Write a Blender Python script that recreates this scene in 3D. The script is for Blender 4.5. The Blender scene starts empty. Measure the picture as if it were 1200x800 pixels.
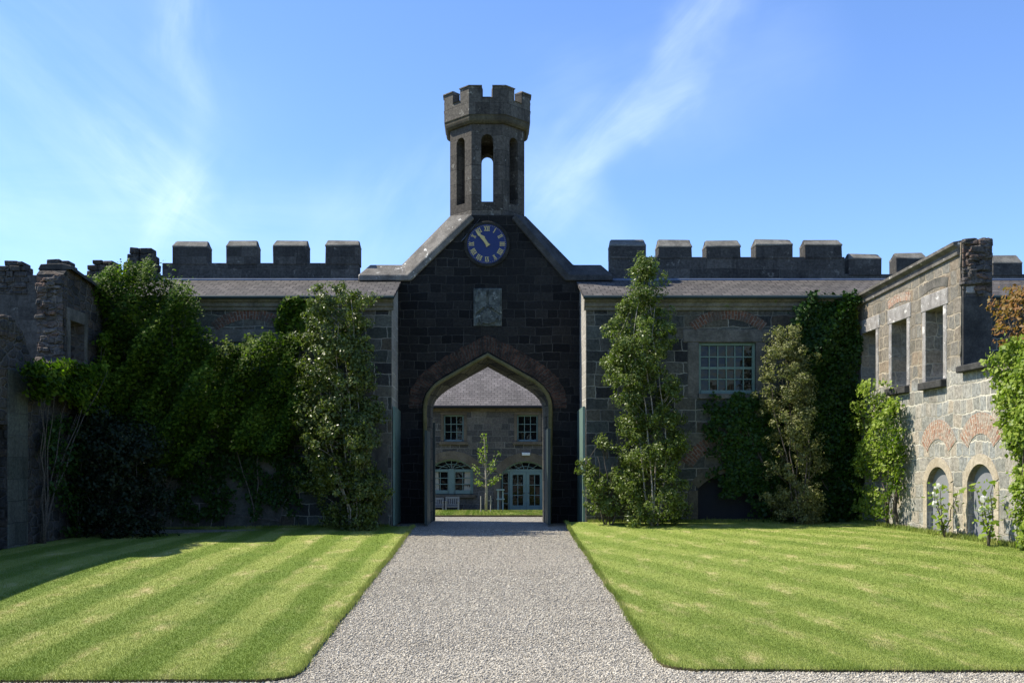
import bpy, bmesh, math, random
import numpy as np
from mathutils import Vector, Matrix
random.seed(7)
RNG = np.random.default_rng(11)
R = math.radians
scene = bpy.context.scene
COL = scene.collection

# ------------------------------------------------------------------ camera, sky, sun, exposure
F, CX, HY, EYE = 1167.0, 573.0, 545.0, 1.63      # focal length, centre and horizon measured on the 1200 px photo
cam_d = bpy.data.cameras.new("camera")
cam = bpy.data.objects.new("camera", cam_d); COL.objects.link(cam)
cam.location = (0, 0, EYE); cam.rotation_euler = (R(90), 0, 0)
cam_d.sensor_width = 36; cam_d.lens = 36 * F / 1200
cam_d.shift_x = (600 - CX) / 1200; cam_d.shift_y = (HY - 400) / 1200
cam_d.clip_start = 0.1; cam_d.clip_end = 12000
scene.camera = cam

SUN_FROM = Vector((-0.605, 0.098, 0.785)).normalized()
sun_el = math.asin(SUN_FROM.z)
world = bpy.data.worlds.new("World"); scene.world = world; world.use_nodes = True
sun_d = bpy.data.lights.new("sun", 'SUN'); sun_d.energy = 4.9; sun_d.angle = R(0.53); sun_d.color = (1, 0.93, 0.80)
sun = bpy.data.objects.new("sun", sun_d); COL.objects.link(sun)
sun.rotation_euler = (-SUN_FROM).to_track_quat('-Z', 'Y').to_euler(); sun.location = (-30, 5, 60)
scene.view_settings.view_transform = 'Standard'; scene.view_settings.look = 'None'
scene.view_settings.exposure = 0.85; scene.view_settings.gamma = 1
scene.view_settings.use_curve_mapping = False
SKY_STRENGTH = 0.103


class NT:
    """small helper to write node trees"""
    def __init__(s, tree):
        s.t = tree; s.n = tree.nodes; s.l = tree.links

    def new(s, typ, **kw):
        n = s.n.new(typ)
        for k, v in kw.items():
            setattr(n, k, v)
        return n

    def put(s, sock, v):
        if isinstance(v, bpy.types.NodeSocket):
            s.l.new(v, sock)
        else:
            sock.default_value = v

    def math(s, op, a, b=0.0, c=None, clamp=False):
        n = s.new('ShaderNodeMath', operation=op); n.use_clamp = clamp
        s.put(n.inputs[0], a); s.put(n.inputs[1], b)
        if c is not None: s.put(n.inputs[2], c)
        return n.outputs[0]

    def ramp(s, v, a, b, lo=0.0, hi=1.0, smooth=True):
        n = s.new('ShaderNodeMapRange'); n.interpolation_type = 'SMOOTHSTEP' if smooth else 'LINEAR'
        s.put(n.inputs[0], v); s.put(n.inputs[1], a); s.put(n.inputs[2], b); s.put(n.inputs[3], lo); s.put(n.inputs[4], hi)
        return n.outputs[0]

    def mix(s, f, a, b, mode='MIX'):
        n = s.new('ShaderNodeMix', data_type='RGBA', blend_type=mode)
        s.put(n.inputs[0], f)
        for sock, v in ((n.inputs[6], a), (n.inputs[7], b)):
            s.put(sock, v if isinstance(v, bpy.types.NodeSocket) else (*v[:3], 1.0))
        return n.outputs[2]

    def noise(s, vec, scale, detail=4, rough=0.55, dim='3D', dist=0.0):
        n = s.new('ShaderNodeTexNoise', noise_dimensions=dim)
        s.put(n.inputs['Vector'], vec); s.put(n.inputs['Scale'], scale); s.put(n.inputs['Detail'], detail)
        s.put(n.inputs['Roughness'], rough); s.put(n.inputs['Distortion'], dist)
        return n.outputs['Fac'], n.outputs['Color']

    def xyz(s, x, y, z=0.0):
        n = s.new('ShaderNodeCombineXYZ')
        s.put(n.inputs[0], x); s.put(n.inputs[1], y); s.put(n.inputs[2], z)
        return n.outputs[0]

    def sep(s, v):
        n = s.new('ShaderNodeSeparateXYZ'); s.put(n.inputs[0], v); return n.outputs

    def vadd(s, a, b, k=1.0):
        n = s.new('ShaderNodeVectorMath', operation='MULTIPLY_ADD')
        s.put(n.inputs[0], b); s.put(n.inputs[1], (k, k, k)); s.put(n.inputs[2], a)
        return n.outputs[0]


def build_world():
    t = NT(world.node_tree); t.n.clear()
    out = t.new('ShaderNodeOutputWorld'); bg = t.new('ShaderNodeBackground')
    sky = t.new('ShaderNodeTexSky', sky_type='NISHITA')
    sky.sun_disc = False; sky.sun_elevation = sun_el
    sky.sun_rotation = math.atan2(SUN_FROM.x, SUN_FROM.y)
    sky.altitude = 50; sky.air_density = 1.0; sky.dust_density = 0.35; sky.ozone_density = 2.2
    co = t.new('ShaderNodeTexCoord').outputs['Generated']
    x, y, z = t.sep(co)
    yc = t.math('MAXIMUM', y, 0.05)
    u = t.math('DIVIDE', x, yc); v = t.math('DIVIDE', z, yc)

    def streak(a, b, w, sc):
        # soft wispy cirrus around the line a-b in direction space, combed along it
        dx, dy = b[0] - a[0], b[1] - a[1]; L = math.hypot(dx, dy); dx /= L; dy /= L
        ru = t.math('SUBTRACT', u, a[0]); rv = t.math('SUBTRACT', v, a[1])
        al = t.math('ADD', t.math('MULTIPLY', ru, dx), t.math('MULTIPLY', rv, dy))
        ac = t.math('SUBTRACT', t.math('MULTIPLY', ru, dy), t.math('MULTIPLY', rv, dx))
        n1, c1 = t.noise(t.xyz(t.math('MULTIPLY', al, sc * 0.28), t.math('MULTIPLY', ac, sc), a[0] * 7), 1.0, 7, 0.62, dist=0.7)
        n2, _ = t.noise(t.xyz(u, v, 3.1), 5.0, 4)
        ac2 = t.math('ADD', ac, t.math('MULTIPLY', t.math('SUBTRACT', n2, 0.5), 0.16))
        m = t.ramp(t.math('ABSOLUTE', ac2), w, 0.0)
        e = t.math('MULTIPLY', t.ramp(al, -0.05, 0.05), t.ramp(al, L + 0.06, L - 0.05))
        return t.math('MULTIPLY', t.math('MULTIPLY', m, e), t.ramp(n1, 0.25, 0.72))
    P = lambda px, py: ((px - CX) / F, (HY - py) / F)
    c = t.math('MULTIPLY', streak(P(905, -70), P(610, 235), 0.045, 17.0), 0.34)
    for a, b, w, sc, k in ((P(205, -60), P(235, 130), 0.055, 15.0, 0.36), (P(90, 160), P(245, 250), 0.05, 15.0, 0.36),
                           (P(235, 190), P(185, 300), 0.045, 15.0, 0.36), (P(-60, 20), P(180, 260), 0.24, 6.0, 0.2), (P(-80, 250), P(420, 300), 0.10, 7.0, 0.18),
                           (P(400, 310), P(540, 200), 0.09, 8.0, 0.2), (P(560, 170), P(720, 330), 0.08, 9.0, 0.18),
                           (P(960, 30), P(640, 130), 0.11, 9.0, 0.12)):
        c = t.math('ADD', c, t.math('MULTIPLY', streak(a, b, w, sc), k))
    c = t.math('MULTIPLY', t.math('MINIMUM', c, 0.8), 0.62)
    tint = t.mix(1.0, sky.outputs[0], (0.86, 1.04, 1.36), 'MULTIPLY')
    col = t.mix(c, tint, (8.5, 9.6, 12.0))
    t.l.new(col, bg.inputs[0]); bg.inputs[1].default_value = SKY_STRENGTH
    t.l.new(bg.outputs[0], out.inputs[0])


build_world()

# ------------------------------------------------------------------ geometry helpers


def wx(px, d): return (px - CX) * d / F
def wz(py, d): return EYE + (HY - py) * d / F
def side_d(px, X): return abs(X) * F / abs(px - CX)      # distance at which a wall along the view stands behind a photo column


def link(name, me, parent=None, loc=(0, 0, 0)):
    o = bpy.data.objects.new(name, me); COL.objects.link(o)
    if parent is not None: o.parent = parent
    o.location = loc
    return o


def origin_of(o):
    v = Vector((0, 0, 0))
    while o is not None:
        v += o.location; o = o.parent
    return v


def tag(o, label=None, cat=None, group=None, kind=None):
    if label: o['label'] = label
    if cat: o['category'] = cat
    if group: o['group'] = group
    if kind: o['kind'] = kind
    return o


def thing(name, label, cat, loc, group=None):
    o = bpy.data.objects.new(name, None); COL.objects.link(o); o.location = loc
    o.empty_display_size = 0.3
    return tag(o, label, cat, group)


class MB:
    def __init__(s): s.v = []; s.f = []; s.uv = {}

    def add(s, vs, fs, uvs=None):
        b = len(s.v); s.v += [tuple(p) for p in vs]
        for i, f in enumerate(fs):
            if uvs is not None: s.uv[len(s.f)] = [uvs[k] for k in f]
            s.f.append(tuple(b + k for k in f))
        return s

    def box(s, x0, x1, y0, y1, z0, z1, j=0.0):
        vs = [(x, y, z) for x in (x0, x1) for y in (y0, y1) for z in (z0, z1)]
        if j: vs = [tuple(c + random.uniform(-j, j) for c in p) for p in vs]
        return s.add(vs, [(0, 1, 3, 2), (4, 6, 7, 5), (0, 4, 5, 1), (2, 3, 7, 6), (0, 2, 6, 4), (1, 5, 7, 3)])

    def tube(s, pts, rad, n=7, cap=True):
        pts = [Vector(p) for p in pts]
        if not isinstance(rad, (list, tuple)): rad = [rad] * len(pts)
        vs, fs = [], []
        for i, p in enumerate(pts):
            d = (pts[min(i + 1, len(pts) - 1)] - pts[max(i - 1, 0)]).normalized()
            a = d.cross(Vector((0.13, 0.9, 0.31))).normalized() if abs(d.y) < 0.9 else d.cross(Vector((1, 0, 0))).normalized()
            b = d.cross(a)
            for k in range(n):
                t = 2 * math.pi * k / n
                vs.append(p + (a * math.cos(t) + b * math.sin(t)) * rad[i])
        for i in range(len(pts) - 1):
            for k in range(n):
                fs.append((i * n + k, i * n + (k + 1) % n, (i + 1) * n + (k + 1) % n, (i + 1) * n + k))
        if cap:
            fs.append(tuple(range(n - 1, -1, -1))); fs.append(tuple((len(pts) - 1) * n + k for k in range(n)))
        return s.add(vs, fs)

    def plate(s, outer, holes, to3, t0, t1, oscale=1.0):
        """flat plate with holes: 2-D loops through to3(u, v, t) at thicknesses t0 and t1"""
        bm = bmesh.new(); loops = []
        for lp in [outer] + list(holes):
            vs = [bm.verts.new((p[0], p[1], 0)) for p in lp]
            es = [bm.edges.new((vs[i], vs[(i + 1) % len(vs)])) for i in range(len(vs))]
            loops.append(vs)
        bmesh.ops.triangle_fill(bm, use_beauty=True, use_dissolve=False, edges=bm.edges[:])
        bm.verts.index_update()
        base = [(v.co.x, v.co.y) for v in bm.verts]
        tris = [tuple(v.index for v in f.verts) for f in bm.faces]
        no = len(outer); n = len(base)
        V = [to3(u, v, t0) for u, v in base] + [to3(u * (oscale if i < no else 1), v, t1) for i, (u, v) in enumerate(base)]
        Fc = [t for t in tris] + [tuple(n + k for k in reversed(t)) for t in tris]
        for vs in loops:
            ix = [v.index for v in vs]
            for i in range(len(ix)):
                a, b = ix[i], ix[(i + 1) % len(ix)]
                Fc.append((a, b, n + b, n + a))
        bm.free()
        return s.add(V, Fc)

    def wall_x(s, outer, holes, y0, y1):           # wall seen from the front: loops in (x, z)
        return s.plate(outer, holes, lambda u, v, t: (u, t, v), y0, y1)

    def wall_y(s, outer, holes, x0, x1):           # wall along the view: loops in (y, z)
        return s.plate(outer, holes, lambda u, v, t: (t, u, v), x0, x1)

    def ring(s, inner, outer, to3, t0, t1, closed=False):
        """band between two equally long lines, with uv along / across"""
        n = len(inner); vs, uv, fs = [], [], []
        L = 0.0
        for i in range(n):
            if i: L += math.dist(((inner[i][0] + outer[i][0]) / 2, (inner[i][1] + outer[i][1]) / 2), ((inner[i - 1][0] + outer[i - 1][0]) / 2, (inner[i - 1][1] + outer[i - 1][1]) / 2))
            w = math.dist(inner[i], outer[i])
            for p, v in ((inner[i], 0), (outer[i], w)):
                vs.append(to3(p[0], p[1], t0)); uv.append((L, v))
                vs.append(to3(p[0], p[1], t1)); uv.append((L, v))
        m = n if closed else n - 1
        for i in range(m):
            a, b = 4 * i, 4 * ((i + 1) % n)
            fs += [(a, b, b + 2, a + 2), (a + 1, a + 3, b + 3, b + 1), (a, a + 1, b + 1, b), (a + 2, b + 2, b + 3, a + 3)]
        if not closed:
            fs += [(0, 2, 3, 1), (4 * n - 4, 4 * n - 3, 4 * n - 1, 4 * n - 2)]
        return s.add(vs, fs, uv)

    def build(s, name, mat, parent=None, smooth=False, bevel=0.0, seg=1, label=None):
        o0 = origin_of(parent) if parent is not None else Vector((0, 0, 0))
        me = bpy.data.meshes.new(name)
        me.from_pydata([(p[0] - o0.x, p[1] - o0.y, p[2] - o0.z) for p in s.v], [], s.f)
        if s.uv:
            lay = me.uv_layers.new(name="UVMap")
            for pi, p in enumerate(me.polygons):
                if pi in s.uv:
                    for k, li in enumerate(p.loop_indices): lay.data[li].uv = s.uv[pi][k]
        bm = bmesh.new(); bm.from_mesh(me); bmesh.ops.recalc_face_normals(bm, faces=bm.faces[:]); bm.to_mesh(me); bm.free()
        me.materials.append(mat)
        if smooth:
            me.polygons.foreach_set('use_smooth', [True] * len(me.polygons))
        o = link(name, me, parent)
        if bevel:
            m = o.modifiers.new('edge', 'BEVEL'); m.width = bevel; m.segments = seg; m.limit_method = 'ANGLE'; m.angle_limit = R(35)
        if label: o['label'] = label
        return o


def fast_mesh(name, verts, faces, mat, parent=None):
    """verts (N,3), faces (M,k) numpy"""
    me = bpy.data.meshes.new(name)
    o0 = origin_of(parent) if parent is not None else Vector((0, 0, 0))
    verts = np.asarray(verts, dtype=np.float32) - np.array(o0, dtype=np.float32)
    k = faces.shape[1]
    me.vertices.add(len(verts)); me.vertices.foreach_set('co', verts.ravel())
    me.loops.add(faces.size); me.loops.foreach_set('vertex_index', faces.ravel().astype(np.int32))
    me.polygons.add(len(faces))
    me.polygons.foreach_set('loop_start', np.arange(0, faces.size, k, dtype=np.int32))
    me.update(calc_edges=True); me.validate()
    me.materials.append(mat)
    return link(name, me, parent)


# ------------------------------------------------------------------ materials
def base_mat(name, rough=0.9, spec=0.3):
    m = bpy.data.materials.new(name); m.use_nodes = True
    t = NT(m.node_tree); t.n.clear()
    out = t.new('ShaderNodeOutputMaterial'); b = t.new('ShaderNodeBsdfPrincipled')
    t.l.new(b.outputs[0], out.inputs[0])
    b.inputs['Roughness'].default_value = rough; b.inputs['Specular IOR Level'].default_value = spec
    return m, t, b, out


def bump(t, b, h, strength=0.5, dist=0.03):
    n = t.new('ShaderNodeBump'); n.inputs['Strength'].default_value = strength; n.inputs['Distance'].default_value = dist
    t.put(n.inputs['Height'], h); t.l.new(n.outputs[0], b.inputs['Normal'])


def wallpos(t, flat=False):
    pos = t.new('ShaderNodeNewGeometry').outputs['Position']
    x, y, z = t.sep(pos)
    return pos, t.xyz(t.math('ADD', x, t.math('MULTIPLY', y, 1.0)), z)


def masonry(name, bw, bh, cols, mortar, msize=0.012, wob=0.05, stain=0.5, lichen=None, bstr=0.6, sq=0.62, upper=None):
    """squared, roughly coursed blocks"""
    m, t, b, o = base_mat(name, 0.92, 0.22)
    pos, p = wallpos(t)
    _, nc = t.noise(pos, 1.7, 3)
    _, nc2 = t.noise(pos, 9.0, 2)
    sub = t.new('ShaderNodeVectorMath', operation='SUBTRACT'); t.put(sub.inputs[0], nc); sub.inputs[1].default_value = (.5, .5, .5)
    sub2 = t.new('ShaderNodeVectorMath', operation='SUBTRACT'); t.put(sub2.inputs[0], nc2); sub2.inputs[1].default_value = (.5, .5, .5)
    q = t.vadd(t.vadd(p, sub.outputs[0], wob * 1.6), sub2.outputs[0], wob * 0.5)
    br = t.new('ShaderNodeTexBrick'); br.offset = 0.43; br.squash = sq; br.squash_frequency = 3; br.offset_frequency = 2
    t.put(br.inputs['Vector'], q)
    for k, v in (('Scale', 1.0), ('Mortar Size', msize), ('Mortar Smooth', 0.35), ('Bias', 0.0), ('Brick Width', bw), ('Row Height', bh)):
        br.inputs[k].default_value = v
    br.inputs['Color1'].default_value = (0, 0, 0, 1); br.inputs['Color2'].default_value = (1, 1, 1, 1); br.inputs['Mortar'].default_value = (.5, .5, .5, 1)
    rnd = t.sep(br.outputs['Color'])[0]
    cr = t.new('ShaderNodeValToRGB'); e = cr.color_ramp; e.interpolation = 'LINEAR'
    for i, c in enumerate(cols):
        el = e.elements[i] if i < 2 else e.elements.new(i / (len(cols) - 1))
        el.position = i / (len(cols) - 1); el.color = (*c, 1)
    t.put(cr.inputs[0], rnd)
    n1, _ = t.noise(pos, 14, 8, 0.72); n2, _ = t.noise(pos, 0.7, 5, 0.6)
    zz = t.sep(pos)
    n3, _ = t.noise(t.xyz(t.math('MULTIPLY', t.sep(p)[0], 2.2), t.math('MULTIPLY', zz[2], 0.35), 0.0), 1.3, 5, 0.65)
    col = t.mix(t.ramp(n1, 0.25, 0.75), t.mix(0.55, cr.outputs[0], (0, 0, 0)), t.mix(0.3, cr.outputs[0], (1, 1, 1), 'SOFT_LIGHT'))
    mort = t.mix(t.ramp(n2, 0.35, 0.65), mortar, tuple(0.45 * c for c in mortar))
    gap = br.outputs['Fac']
    col = t.mix(gap, col, mort)
    col = t.mix(t.math('MULTIPLY', t.ramp(n3, 0.48, 0.72), stain), col, t.mix(0.75, col, (0.01, 0.011, 0.012)))
    if lichen:
        n4, _ = t.noise(pos, 5.5, 6, 0.7)
        col = t.mix(t.math('MULTIPLY', t.ramp(n4, 0.6, 0.68), lichen[1]), col, lichen[0])
    if upper:      # the exposed upper storey has weathered browner and darker than the storey below
        n6, _ = t.noise(pos, 0.9, 4)
        col = t.mix(t.ramp(t.math('ADD', zz[2], n6), upper + 0.25, upper + 0.7), col, t.mix(1.0, col, (0.70, 0.64, 0.58), 'MULTIPLY'))
    t.l.new(col, b.inputs['Base Color'])
    h = t.math('ADD', t.math('MULTIPLY', t.math('SUBTRACT', 1.0, gap), 0.7), t.math('ADD', t.math('MULTIPLY', n1, 0.55), t.math('MULTIPLY', rnd, 0.25)))
    bump(t, b, h, bstr, 0.035)
    return m


def rubble(name, cols, mortar, sx=0.36, sz=0.2, mw=0.06, stain=0.3, bstr=0.7):
    """random rubble: irregular stones set in wide pale mortar"""
    m, t, b, o = base_mat(name, 0.93, 0.2)
    pos, p = wallpos(t)
    _, nc = t.noise(pos, 3.0, 3)
    sub = t.new('ShaderNodeVectorMath', operation='SUBTRACT'); t.put(sub.inputs[0], nc); sub.inputs[1].default_value = (.5, .5, .5)
    q = t.vadd(p, sub.outputs[0], 0.14)
    qx, qz, _ = t.sep(q)
    q = t.xyz(t.math('DIVIDE', qx, sx), t.math('DIVIDE', qz, sz))
    v1 = t.new('ShaderNodeTexVoronoi', feature='F1', voronoi_dimensions='2D', distance='CHEBYCHEV')
    v2 = t.new('ShaderNodeTexVoronoi', feature='F2', voronoi_dimensions='2D', distance='CHEBYCHEV')
    for v in (v1, v2):
        t.put(v.inputs['Vector'], q); v.inputs['Scale'].default_value = 1.0; v.inputs['Randomness'].default_value = 0.72
    edge = t.math('SUBTRACT', v2.outputs['Distance'], v1.outputs['Distance'])
    rnd = t.sep(v1.outputs['Color'])[0]
    cr = t.new('ShaderNodeValToRGB'); e = cr.color_ramp
    for i, c in enumerate(cols):
        el = e.elements[i] if i < 2 else e.elements.new(i / (len(cols) - 1))
        el.position = i / (len(cols) - 1); el.color = (*c, 1)
    t.put(cr.inputs[0], rnd)
    n1, _ = t.noise(pos, 16, 8, 0.72); n2, _ = t.noise(pos, 1.1, 5, 0.6); n5, _ = t.noise(pos, 26, 3)
    col = t.mix(t.ramp(n1, 0.25, 0.75), t.mix(0.5, cr.outputs[0], (0, 0, 0)), t.mix(0.35, cr.outputs[0], (1, 1, 1), 'SOFT_LIGHT'))
    mort = t.mix(t.ramp(n2, 0.35, 0.7), mortar, tuple(0.4 * c for c in mortar))
    ew = t.math('ADD', edge, t.math('MULTIPLY', t.math('SUBTRACT', n5, 0.5), 0.16))
    gap = t.ramp(ew, mw * 2.4, mw * 0.9)
    col = t.mix(gap, col, mort)
    col = t.mix(t.math('MULTIPLY', t.ramp(n2, 0.5, 0.75), stain), col, t.mix(0.7, col, (0.012, 0.012, 0.012)))
    t.l.new(col, b.inputs['Base Color'])
    h = t.math('ADD', t.math('MULTIPLY', t.ramp(ew, 0.03, 0.32), 0.9), t.math('ADD', t.math('MULTIPLY', n1, 0.6), t.math('MULTIPLY', rnd, 0.3)))
    bump(t, b, h, bstr, 0.04)
    return m


def plain_stone(name, col, col2, scale=3.0, spots=None, rough=0.9, bstr=0.4, streaks=0.0):
    m, t, b, o = base_mat(name, rough, 0.25)
    pos = t.new('ShaderNodeNewGeometry').outputs['Position']
    n1, _ = t.noise(pos, scale, 7, 0.65); n2, _ = t.noise(pos, scale * 9, 5, 0.7)
    c = t.mix(t.ramp(n1, 0.32, 0.68), col, col2)
    c = t.mix(t.ramp(n2, 0.3, 0.75), t.mix(0.4, c, (0, 0, 0)), c)
    if streaks:
        x, y, z = t.sep(pos)
        n3, _ = t.noise(t.xyz(t.math('MULTIPLY', t.math('ADD', x, y), 3.0), t.math('MULTIPLY', z, 0.4)), 1.6, 5)
        c = t.mix(t.math('MULTIPLY', t.ramp(n3, 0.5, 0.72), streaks), c, t.mix(0.75, c, (0.01, 0.01, 0.01)))
    if spots:
        n4, _ = t.noise(pos, 4.2, 6, 0.72)
        c = t.mix(t.ramp(n4, spots[1], spots[1] + 0.05), c, spots[0])
    t.l.new(c, b.inputs['Base Color'])
    bump(t, b, t.math('ADD', n1, n2), bstr, 0.03)
    return m


def brick_ring_mat(name, cols, mortar, bw=0.085):
    """bricks on edge following an arch, laid out by the arch's own uv"""
    m, t, b, o = base_mat(name, 0.92, 0.2)
    uv = t.new('ShaderNodeUVMap').outputs[0]
    pos = t.new('ShaderNodeNewGeometry').outputs['Position']
    x, y, z = t.sep(uv)
    _, nc = t.noise(pos, 7, 2)
    wob = t.math('MULTIPLY', t.math('SUBTRACT', t.sep(nc)[0], 0.5), 0.05)
    br = t.new('ShaderNodeTexBrick'); br.offset = 0.5
    t.put(br.inputs['Vector'], t.xyz(t.math('ADD', y, wob), t.math('ADD', x, wob)))
    for k, v in (('Scale', 1.0), ('Mortar Size', 0.013), ('Mortar Smooth', 0.3), ('Bias', 0.0), ('Brick Width', 0.24), ('Row Height', bw)):
        br.inputs[k].default_value = v
    br.inputs['Color1'].default_value = (*cols[0], 1); br.inputs['Color2'].default_value = (*cols[1], 1); br.inputs['Mortar'].default_value = (*mortar, 1)
    n1, _ = t.noise(pos, 3, 6, 0.7); n2, _ = t.noise(pos, 20, 5, 0.7)
    c = t.mix(t.ramp(n1, 0.42, 0.6), br.outputs[0], t.mix(0.75, br.outputs[0], cols[2]))
    c = t.mix(t.ramp(n2, 0.3, 0.75), t.mix(0.5, c, (0, 0, 0)), c)
    t.l.new(c, b.inputs['Base Color'])
    bump(t, b, t.math('ADD', t.math('SUBTRACT', 1.0, br.outputs['Fac']), n2), 0.5, 0.025)
    return m


def slate_mat(name, col, col2, w=0.26, h=0.16, slope=1.1, joint=0.15):
    m, t, b, o = base_mat(name, 0.8, 0.2)
    pos = t.new('ShaderNodeNewGeometry').outputs['Position']
    x, y, z = t.sep(pos)
    _, nc = t.noise(pos, 4, 2)
    wob = t.math('MULTIPLY', t.math('SUBTRACT', t.sep(nc)[0], 0.5), 0.03)
    br = t.new('ShaderNodeTexBrick'); br.offset = 0.5
    t.put(br.inputs['Vector'], t.xyz(t.math('ADD', x, wob), t.math('ADD', t.math('MULTIPLY', y, slope), wob)))
    for k, v in (('Scale', 1.0), ('Mortar Size', 0.012), ('Mortar Smooth', 0.2), ('Bias', 0.0), ('Brick Width', w), ('Row Height', h)):
        br.inputs[k].default_value = v
    br.inputs['Color1'].default_value = (*col, 1); br.inputs['Color2'].default_value = (*col2, 1); br.inputs['Mortar'].default_value = (*[joint * c for c in col], 1)
    n1, _ = t.noise(pos, 1.2, 6, 0.65); n2, _ = t.noise(pos, 24, 5, 0.7); n3, _ = t.noise(pos, 3.5, 6, 0.75)
    c = t.mix(t.ramp(n1, 0.35, 0.7), br.outputs[0], t.mix(0.45, br.outputs[0], (0.05, 0.05, 0.045)))
    c = t.mix(t.ramp(n2, 0.3, 0.75), t.mix(0.45, c, (0, 0, 0)), c)
    c = t.mix(t.math('MULTIPLY', t.ramp(n3, 0.66, 0.72), 0.6), c, (0.34, 0.33, 0.29))
    t.l.new(c, b.inputs['Base Color'])
    # each course tips up a little over the one below
    fr = t.math('FRACT', t.math('DIVIDE', t.math('MULTIPLY', y, slope), h))
    bump(t, b, t.math('ADD', t.math('SUBTRACT', t.math('MULTIPLY', n2, 0.4), fr), t.math('SUBTRACT', 1.0, br.outputs['Fac'])), 0.55, 0.02)
    return m


def paint(name, col, rough=0.5, wear=0.25, spec=0.35, scale=6):
    m, t, b, o = base_mat(name, rough, spec)
    pos = t.new('ShaderNodeNewGeometry').outputs['Position']
    n1, _ = t.noise(pos, scale, 6, 0.68)
    x, y, z = t.sep(pos)
    n2, _ = t.noise(t.xyz(t.math('MULTIPLY', x, 9), t.math('MULTIPLY', y, 9), t.math('MULTIPLY', z, 0.7)), 1.5, 4)
    c = t.mix(t.math('MULTIPLY', t.ramp(n1, 0.4, 0.72), wear), col, tuple(0.4 * k for k in col))
    c = t.mix(t.math('MULTIPLY', t.ramp(n2, 0.5, 0.7), wear), c, tuple(0.65 * k + 0.02 for k in col))
    t.l.new(c, b.inputs['Base Color'])
    bump(t, b, n1, 0.12, 0.01)
    return m


def glass_mat(name):
    m, t, b, o = base_mat(name, 0.04, 0.5)
    pos = t.new('ShaderNodeNewGeometry').outputs['Position']
    n1, _ = t.noise(pos, 2.3, 2)
    b.inputs['Base Color'].default_value = (0.006, 0.007, 0.008, 1); b.inputs['IOR'].default_value = 1.36
    bump(t, b, n1, 0.35, 0.05)
    return m


def leaf_mat(name, cols, rough=0.5, trans=0.4, spec=0.25):
    m, t, b, o = base_mat(name, rough, spec)
    isl = t.new('ShaderNodeNewGeometry')
    cr = t.new('ShaderNodeValToRGB'); e = cr.color_ramp
    for i, c in enumerate(cols):
        el = e.elements[i] if i < 2 else e.elements.new(i / (len(cols) - 1))
        el.position = i / (len(cols) - 1); el.color = (*c, 1)
    n1, _ = t.noise(isl.outputs['Position'], 1.6, 4, 0.6)
    t.put(cr.inputs[0], t.math('ADD', t.math('MULTIPLY', isl.outputs['Random Per Island'], 0.65), t.math('MULTIPLY', t.math('SUBTRACT', n1, 0.33), 0.9), clamp=True))
    t.l.new(cr.outputs[0], b.inputs['Base Color'])
    tr = t.new('ShaderNodeBsdfTranslucent')
    t.l.new(t.mix(0.6, cr.outputs[0], (0.5, 0.75, 0.08), 'SOFT_LIGHT'), tr.inputs[0])
    mx = t.new('ShaderNodeMixShader'); mx.inputs[0].default_value = trans
    t.l.new(b.outputs[0], mx.inputs[1]); t.l.new(tr.outputs[0], mx.inputs[2]); t.l.new(mx.outputs[0], o.inputs[0])
    return m


def lawn_mat(name, blade=False):
    m, t, b, o = base_mat(name, 0.6, 0.25)
    geo = t.new('ShaderNodeNewGeometry'); pos = geo.outputs['Position']
    x, y, z = t.sep(pos)
    nw, _ = t.noise(pos, 0.35, 3)
    n1, _ = t.noise(pos, 0.9, 5, 0.6); n2, _ = t.noise(t.xyz(t.math('MULTIPLY', x, 1.0), t.math('MULTIPLY', y, 0.35)), 2.6, 6, 0.65); n3, _ = t.noise(pos, 38, 4, 0.7)
    # mowing stripes lie along the path on the west lawn, slightly fanned on the east lawn
    fan = t.math('MULTIPLY', t.math('MULTIPLY', t.math('SUBTRACT', y, 10.0), 0.36), t.ramp(x, -1.0, 1.0))
    s = t.math('SINE', t.math('MULTIPLY', t.math('ADD', t.math('ADD', x, fan), t.math('MULTIPLY', nw, 0.4)), 6.0))
    st = t.ramp(s, -0.55, 0.55)
    A = (0.155, 0.22, 0.028); B = (0.275, 0.32, 0.07)
    st = t.mix(t.ramp(x, -1.0, 1.0), st, t.math('ADD', t.math('MULTIPLY', st, 0.55), 0.3)); st = t.sep(st)[0]
    c = t.mix(st, A, B)
    straw = t.math('MULTIPLY', t.ramp(n2, 0.5, 0.75), t.math('ADD', 0.2, t.math('MULTIPLY', st, 0.75)))
    c = t.mix(straw, c, (0.56, 0.47, 0.22))
    c = t.mix(t.math('MULTIPLY', t.ramp(n1, 0.5, 0.72), 0.5), c, (0.13, 0.20, 0.03))
    n7, _ = t.noise(pos, 6.0, 4, 0.7)
    c = t.mix(t.math('MULTIPLY', t.ramp(n7, 0.62, 0.7), 0.45), c, (0.09, 0.17, 0.035))
    rnd = geo.outputs['Random Per Island'] if blade else n3
    c = t.mix(t.math('MULTIPLY', rnd, 0.3), c, t.mix(0.55, c, (0.02, 0.05, 0.004)))
    t.l.new(c, b.inputs['Base Color'])
    if blade:
        tr = t.new('ShaderNodeBsdfTranslucent'); t.l.new(c, tr.inputs[0])
        mx = t.new('ShaderNodeMixShader'); mx.inputs[0].default_value = 0.3
        t.l.new(b.outputs[0], mx.inputs[1]); t.l.new(tr.outputs[0], mx.inputs[2]); t.l.new(mx.outputs[0], o.inputs[0])
    else:
        bump(t, b, n3, 0.8, 0.03)
    return m


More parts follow.
